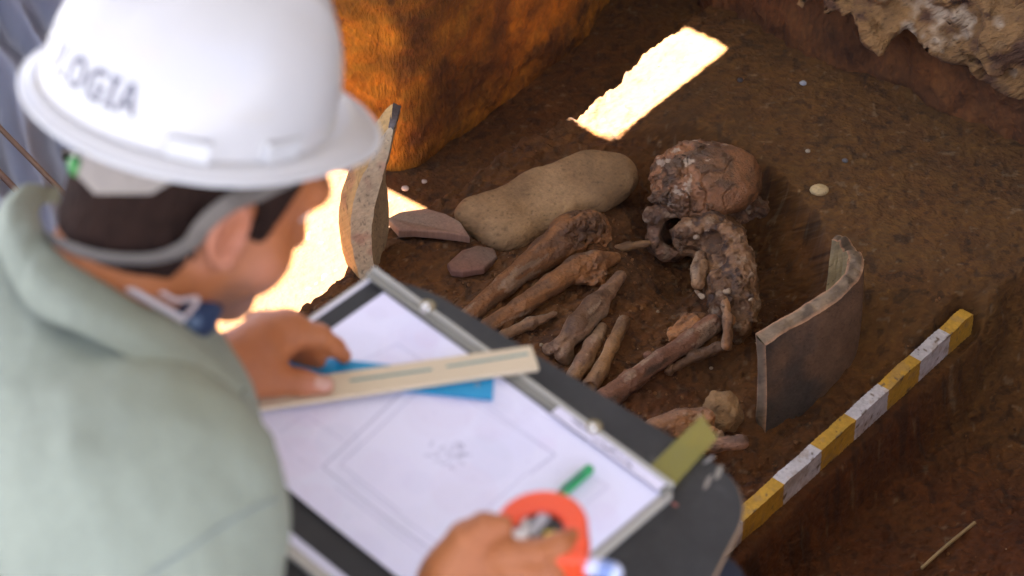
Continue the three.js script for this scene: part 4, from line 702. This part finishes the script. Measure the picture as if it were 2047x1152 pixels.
  // sleeve seam
  const tube = (pts, r, col, name, par = man) => mesh(name, local(tint(new THREE.TubeGeometry(curve(pts), 60, r, 8), col), par), M.cloth, par);
  tube([[185, 528, 1.955], [215, 552, 1.945], [270, 585, 1.94], [330, 618, 1.945], [368, 640, 1.955]].map((q) => P(...q)), 0.0030, [0.70, 0.64, 0.62], 'lanyard');
  tube([[235, 548, 1.965], [285, 582, 1.955], [320, 584, 1.95], [350, 600, 1.95], [395, 598, 1.965], [372, 632, 1.96]].map((q) => P(...q)), 0.0020, [0.68, 0.55, 0.5], 'lanyard');
  const bl = p3([[362, 655, 1.985, 0.012], [380, 634, 1.985, 0.015], [410, 614, 1.995, 0.012], [428, 604, 2.0, 0.007]]), bl2 = p3([[372, 645, 2.0, 0.018], [380, 672, 2.03, 0.018], [398, 642, 2.03, 0.016]]);
  const bf = chainField([bl, bl2], 0.02); mesh('neckerchief', local(nets((x, y, z) => bf(x, y, z) + 0.004 * fbm(x, y, z, 60, 2), ...chainBox([bl, bl2], 0.01), 0.004, (x, y, z) => mixc([0.02, 0.035, 0.075], [0.14, 0.19, 0.26], sstep(0.1, 0.3, fbm(x, y, z, 70, 2)))), man), M.cloth, man);
}
{ // trousers and shoes
  const hipR = V(-0.52, 0.64, 1.58), hipL = V(-0.66, 0.64, 1.42), kR = V(0.015, 0.735, 1.335), kL = V(-0.22, 0.765, 1.13), aR = V(-0.06, 0.53, 1.42), aL = V(-0.3, 0.53, 1.25);
  const ch = [[[hipR, 0.115], [kR, 0.066], [aR, 0.05]], [[hipL, 0.115], [kL, 0.066], [aL, 0.05]], [[hipR, 0.12], [hipL, 0.12]]], f0 = chainField(ch, 0.03), [lo, hi] = chainBox(ch, 0.02);
  mesh('trousers', local(nets((x, y, z) => f0(x, y, z) + 0.006 * fbm(x, y, z, 14, 3), lo, hi, 0.010, () => [0.022, 0.026, 0.04]), man), M.cloth, man);
  for (const a of [aR, aL]) { const c = [[[V(a.x - 0.03, TOP + 0.035, a.z + 0.03), 0.035], [V(a.x + 0.05, TOP + 0.04, a.z - 0.03), 0.042], [V(a.x + 0.14, TOP + 0.028, a.z - 0.09), 0.03]], [[a, 0.04], [V(a.x, TOP + 0.05, a.z), 0.04]]], g = limb(c, 0.03, 0.007, () => [0.05, 0.035, 0.025]); mesh('boot', local(g, man), std({ vertexColors: true, roughness: 0.7 }), man); }
}
// ------------------------------------------------------------------ hard hat
{
  const o = thing('hard_hat', HC, 'white hard hat with dark lettering worn by the man at left', 'hard hat');
  const at = (f, u, r) => HC.clone().addScaledVector(HF, f).addScaledVector(UPH, u).addScaledVector(HR, r);
  const dome = (ph, tau) => {   // tau: 0 at the rim .. 1 at the crown
    const a = 0.124, b = 0.103, rd = 1 / Math.hypot(Math.cos(ph) / a, Math.sin(ph) / b), e = 2.35, r = rd * Math.pow(Math.max(0, 1 - Math.pow(tau, e)), 1 / e) * (1 - 0.03 * tau);
    let h = 0.135 * tau; const lat = r * Math.sin(ph), fr = r * Math.cos(ph), ridge = Math.exp(-((lat / 0.011) ** 2)) + 0.8 * Math.exp(-(((Math.abs(lat) - 0.043) / 0.009) ** 2));
    const k = 0.0055 * ridge * sstep(0.45, 0.8, tau); return at(fr * (1 + k * 2), h + k, lat * (1 + k * 2));
  };
  const brim = (ph, w) => {     // w: 0 at the dome .. 1 at the lip
    const q = Math.atan2(Math.sin(ph), Math.cos(ph)), a = 0.119, b = 0.101, rd = 1 / Math.hypot(Math.cos(ph) / a, Math.sin(ph) / b), pk = Math.exp(-((q / 0.62) ** 2)), width = 0.017 + 0.036 * pk, r = rd + width * w;
    return at(r * Math.cos(ph), -0.002 - 0.008 * w - 0.012 * pk * w * w + 0.004 * Math.sin(w * Math.PI), r * Math.sin(ph));
  };
  const NP = 160, prof = [];
  for (let i = 0; i <= 40; i++) prof.push([0, 1 - i / 40]); for (let i = 1; i <= 10; i++) prof.push([1, i / 10]);
  const rimN = prof.length - 1;
  const text = canvas(2048, 512, (c, w, h) => { c.fillStyle = 'rgb(195,191,186)'; c.fillRect(0, 0, w, h); for (let i = 0; i < 40; i++) { c.fillStyle = `rgba(205,165,120,${0.03 + 0.05 * rnd()})`; c.beginPath(); c.ellipse(rnd() * w, h * (0.45 + 0.5 * rnd()), 20 + 60 * rnd(), 10 + 24 * rnd(), 0, 0, 7); c.fill(); }
    c.font = 'bold 124px sans-serif'; c.textAlign = 'center'; c.textBaseline = 'middle'; c.fillStyle = 'rgb(66,64,74)'; c.save(); c.translate(1024 - 22, 362); c.scale(0.60, 1); c.fillText('ARQUEOLOGIA', 0, 0); c.restore(); });
  const g = grid(rimN, NP, (u, v) => { const k = Math.round(u * rimN), ph = v * Math.PI * 2, [kind, t] = prof[k], p = kind ? brim(ph, t) : dome(ph, t); return { p, uv: [1 - v, kind ? 0.02 : 0.06 + t * 0.9], c: [1, 1, 1] }; });
  const shellMat = phy({ map: text, roughness: 0.32, clearcoat: 0.35, clearcoatRoughness: 0.25, side: THREE.DoubleSide, name: 'white plastic' });
  const white = phy({ color: lin(0.57, 0.555, 0.53), roughness: 0.32, clearcoat: 0.35, clearcoatRoughness: 0.25, side: THREE.DoubleSide });
  mesh('shell', local(g, o), shellMat, o);
  const inside = grid(rimN, NP, (u, v) => { const k = Math.round(u * rimN), ph = v * Math.PI * 2, [kind, t] = prof[k], p = kind ? brim(ph, t * 0.995) : dome(ph, t); const c = at(0, 0.03, 0), d = p.clone().sub(c).normalize().multiplyScalar(-0.0028); return { p: p.add(kind ? UPH.clone().multiplyScalar(-0.003) : d) }; });
  mesh('lining', local(inside, o), white, o);
  mesh('lip', local(new THREE.TubeGeometry(new THREE.CatmullRomCurve3([...Array(80).keys()].map((i) => brim(i / 80 * Math.PI * 2, 1).addScaledVector(UPH, -0.0015)), true), 160, 0.0026, 8, true), o), white, o);
  for (const ph of [1.98, 1.22, -1.98, -1.22]) {   // accessory slots at the foot of the dome
    const q = dome(ph, 0.07), n = q.clone().sub(HC).addScaledVector(UPH, -q.clone().sub(HC).dot(UPH)).normalize(), t = UPH.clone().cross(n), m = mesh('slot', new THREE.BoxGeometry(0.034, 0.017, 0.008, 2, 2, 2), white, o);
    m.quaternion.setFromRotationMatrix(new THREE.Matrix4().makeBasis(t, UPH, n)); m.position.copy(q.clone().sub(HC).addScaledVector(n, 0.001).addScaledVector(UPH, -0.001));
  }
  const ring = (ph, s, d, h) => at(0.100 * s * Math.cos(ph), h, 0.084 * s * Math.sin(ph) + d);
  // headband pad behind the head and the strap that runs behind the ear
  const pad = grid(40, 12, (u, v) => { const x = 122 + 225 * u, y0 = 296 + 62 * u, y1 = u < 0.3 ? 318 + 235 * u : u < 0.8 ? 388 : 388 - 130 * (u - 0.8); return { p: onHead(x, y0 + (y1 - y0) * v, 0.004), c: [0.42, 0.38, 0.32] }; });
  mesh('headband', local(pad, o), std({ color: lin(0.27, 0.225, 0.18), roughness: 0.8, side: THREE.DoubleSide }), o);
  const knob = mesh('green_tab', new THREE.SphereGeometry(1, 14, 10).scale(0.006, 0.010, 0.005), std({ color: lin(0.05, 0.24, 0.05), roughness: 0.5 }), o); knob.position.copy(onHead(150, 332, 0.007).sub(HC));
  const sp = curve([[585, 352], [522, 382], [456, 410], [408, 450], [384, 484], [345, 507], [300, 518], [215, 516], [150, 500], [110, 484]].map(([x, y]) => onHead(x, y, 0.0025)).concat([P(85, 470, 2.02)]));
  const w = 0.0082, st = grid(6, 110, (u, v) => { const p = sp.getPoint(v), t = sp.getTangent(v), out = p.clone().sub(headPt(-0.02, 0, 0)).normalize(), s = t.clone().cross(out).normalize(); return { p: p.addScaledVector(s, (u - 0.5) * 2 * w).addScaledVector(out, 0.0018 * Math.sin(u * Math.PI)) }; });
  mesh('strap', local(st, o), std({ color: lin(0.15, 0.125, 0.10), bumpMap: rep(T.weave, 10), bumpScale: 0.0003, roughness: 0.85, side: THREE.DoubleSide }), o);
}
// ------------------------------------------------------------------ tape measure and marker in the right hand
{
  const c = P(1084, 1076, DR), o = thing('tape_measure', c, 'orange-red tape measure with black and yellow face held in the right hand', 'tape measure');
  const n = camDir(-0.10, 0.72, 0.68).normalize(), x = camDir(1, -0.35, 0).addScaledVector(n, -camDir(1, -0.35, 0).dot(n)).normalize(), y = n.clone().cross(x); o.quaternion.setFromRotationMatrix(new THREE.Matrix4().makeBasis(x, y, n));
  const s = new THREE.Shape(); const R = 0.0345; s.absarc(0, 0, R, 0.0, Math.PI * 1.12, false); s.lineTo(-0.025, -0.030); s.lineTo(0.036, -0.030); s.quadraticCurveTo(0.045, -0.024, R, 0); s.closePath();
  const hole = new THREE.Path(); hole.absarc(0, -0.003, 0.0235, 0, Math.PI * 2, true); s.holes.push(hole);
  const red = phy({ color: lin(0.88, 0.085, 0.022), roughness: 0.35, clearcoat: 0.3 });
  mesh('case', new THREE.ExtrudeGeometry(s, { depth: 0.026, bevelEnabled: true, bevelSize: 0.004, bevelThickness: 0.004, bevelSegments: 4, curveSegments: 32 }).translate(0, 0, -0.013), red, o);
  mesh('side_plate', new THREE.CylinderGeometry(0.024, 0.024, 0.02, 40).rotateX(Math.PI / 2).translate(0, -0.003, 0), std({ color: lin(0.03, 0.028, 0.028), roughness: 0.5 }), o);
  const bar = (w, h, px, py, turn, col, name) => { const m = mesh(name, new THREE.BoxGeometry(w, h, 0.0016), std({ color: lin(...col), roughness: 0.5 }), o); m.position.set(px, py, 0.011); m.rotation.z = turn; };
  bar(0.010, 0.024, -0.004, 0.004, -0.35, [0.42, 0.42, 0.44], 'grey_label'); bar(0.006, 0.018, -0.015, 0.005, 0.3, [0.6, 0.57, 0.54], 'white_label'); bar(0.010, 0.016, 0.010, -0.009, 0.2, [0.66, 0.52, 0.03], 'yellow_label');
  const tab = mesh('tape_hook', new THREE.BoxGeometry(0.046, 0.012, 0.010), std({ color: lin(0.68, 0.63, 0.58), roughness: 0.45 }), o); tab.position.set(-0.03, -0.018, 0.018); tab.rotation.z = -0.05;
}
{
  const a = P(1135, 1118, DR - 0.02), b = P(1245, 1150, DR - 0.035), d = b.clone().sub(a), o = thing('marker_pen', a, 'pale blue and white marker pen poking out under the right hand', 'marker');
  const m = mesh('barrel', new THREE.CapsuleGeometry(0.0078, d.length() - 0.016, 6, 18), phy({ color: lin(0.62, 0.66, 0.82), roughness: 0.35, clearcoat: 0.3 }), o); m.position.copy(d).multiplyScalar(0.5); m.quaternion.setFromUnitVectors(V(0, 1, 0), d.clone().normalize());
  const q = mesh('band', new THREE.CylinderGeometry(0.0081, 0.0081, 0.012, 18), std({ color: lin(0.22, 0.3, 0.55), roughness: 0.4 }), o); q.quaternion.copy(m.quaternion); q.position.copy(d).multiplyScalar(0.72);
}
// ------------------------------------------------------------------ grey tarpaulin hung over the edge of the dig behind the man
{
  const rows = [[-120, 0.36], [20, 0.22], [150, 0.15], [330, 0.08], [520, 0.0]].map(([y, h]) => [G(-140, y, h), G(172, y, h)]), ca = curve(rows.map((r) => r[0])), cb = curve(rows.map((r) => r[1]));
  const g = grid(120, 160, (u, v) => { const p = ca.getPoint(v).lerp(cb.getPoint(v), u); const k = 0.022 * Math.sin((u * 1.1 - v * 0.9) * 19 + 2 * fbm(u * 2, v * 2, 1, 2, 2)) + 0.016 * fbm(u * 2.2, v * 1.2, 4, 2.4, 3); p.add(camDir(0, 0.5, 0.8).multiplyScalar(k)); return { p }; });
  tag(mesh('tarpaulin', g, std({ color: lin(0.25, 0.255, 0.29), roughness: 0.6, side: THREE.DoubleSide })), 'folded grey tarpaulin hanging behind the white hard hat', 'tarpaulin');
  const rod = (x1, y1, x2, y2, r, col, label) => { const p = G(x1, y1, 0.17), q = G(x2, y2, 0.10); tag(mesh('pole', new THREE.TubeGeometry(new THREE.LineCurve3(p, q), 1, r, 10), std({ color: lin(...col), roughness: 0.7 })), label, 'pole'); };
  rod(-60, 195, 135, 395, 0.0045, [0.16, 0.09, 0.05], 'upper of two thin brown poles lying across the grey tarpaulin'); rod(-60, 285, 70, 420, 0.0055, [0.15, 0.08, 0.05], 'lower of two thin brown poles lying across the grey tarpaulin');
}
renderer.render(scene, camera);
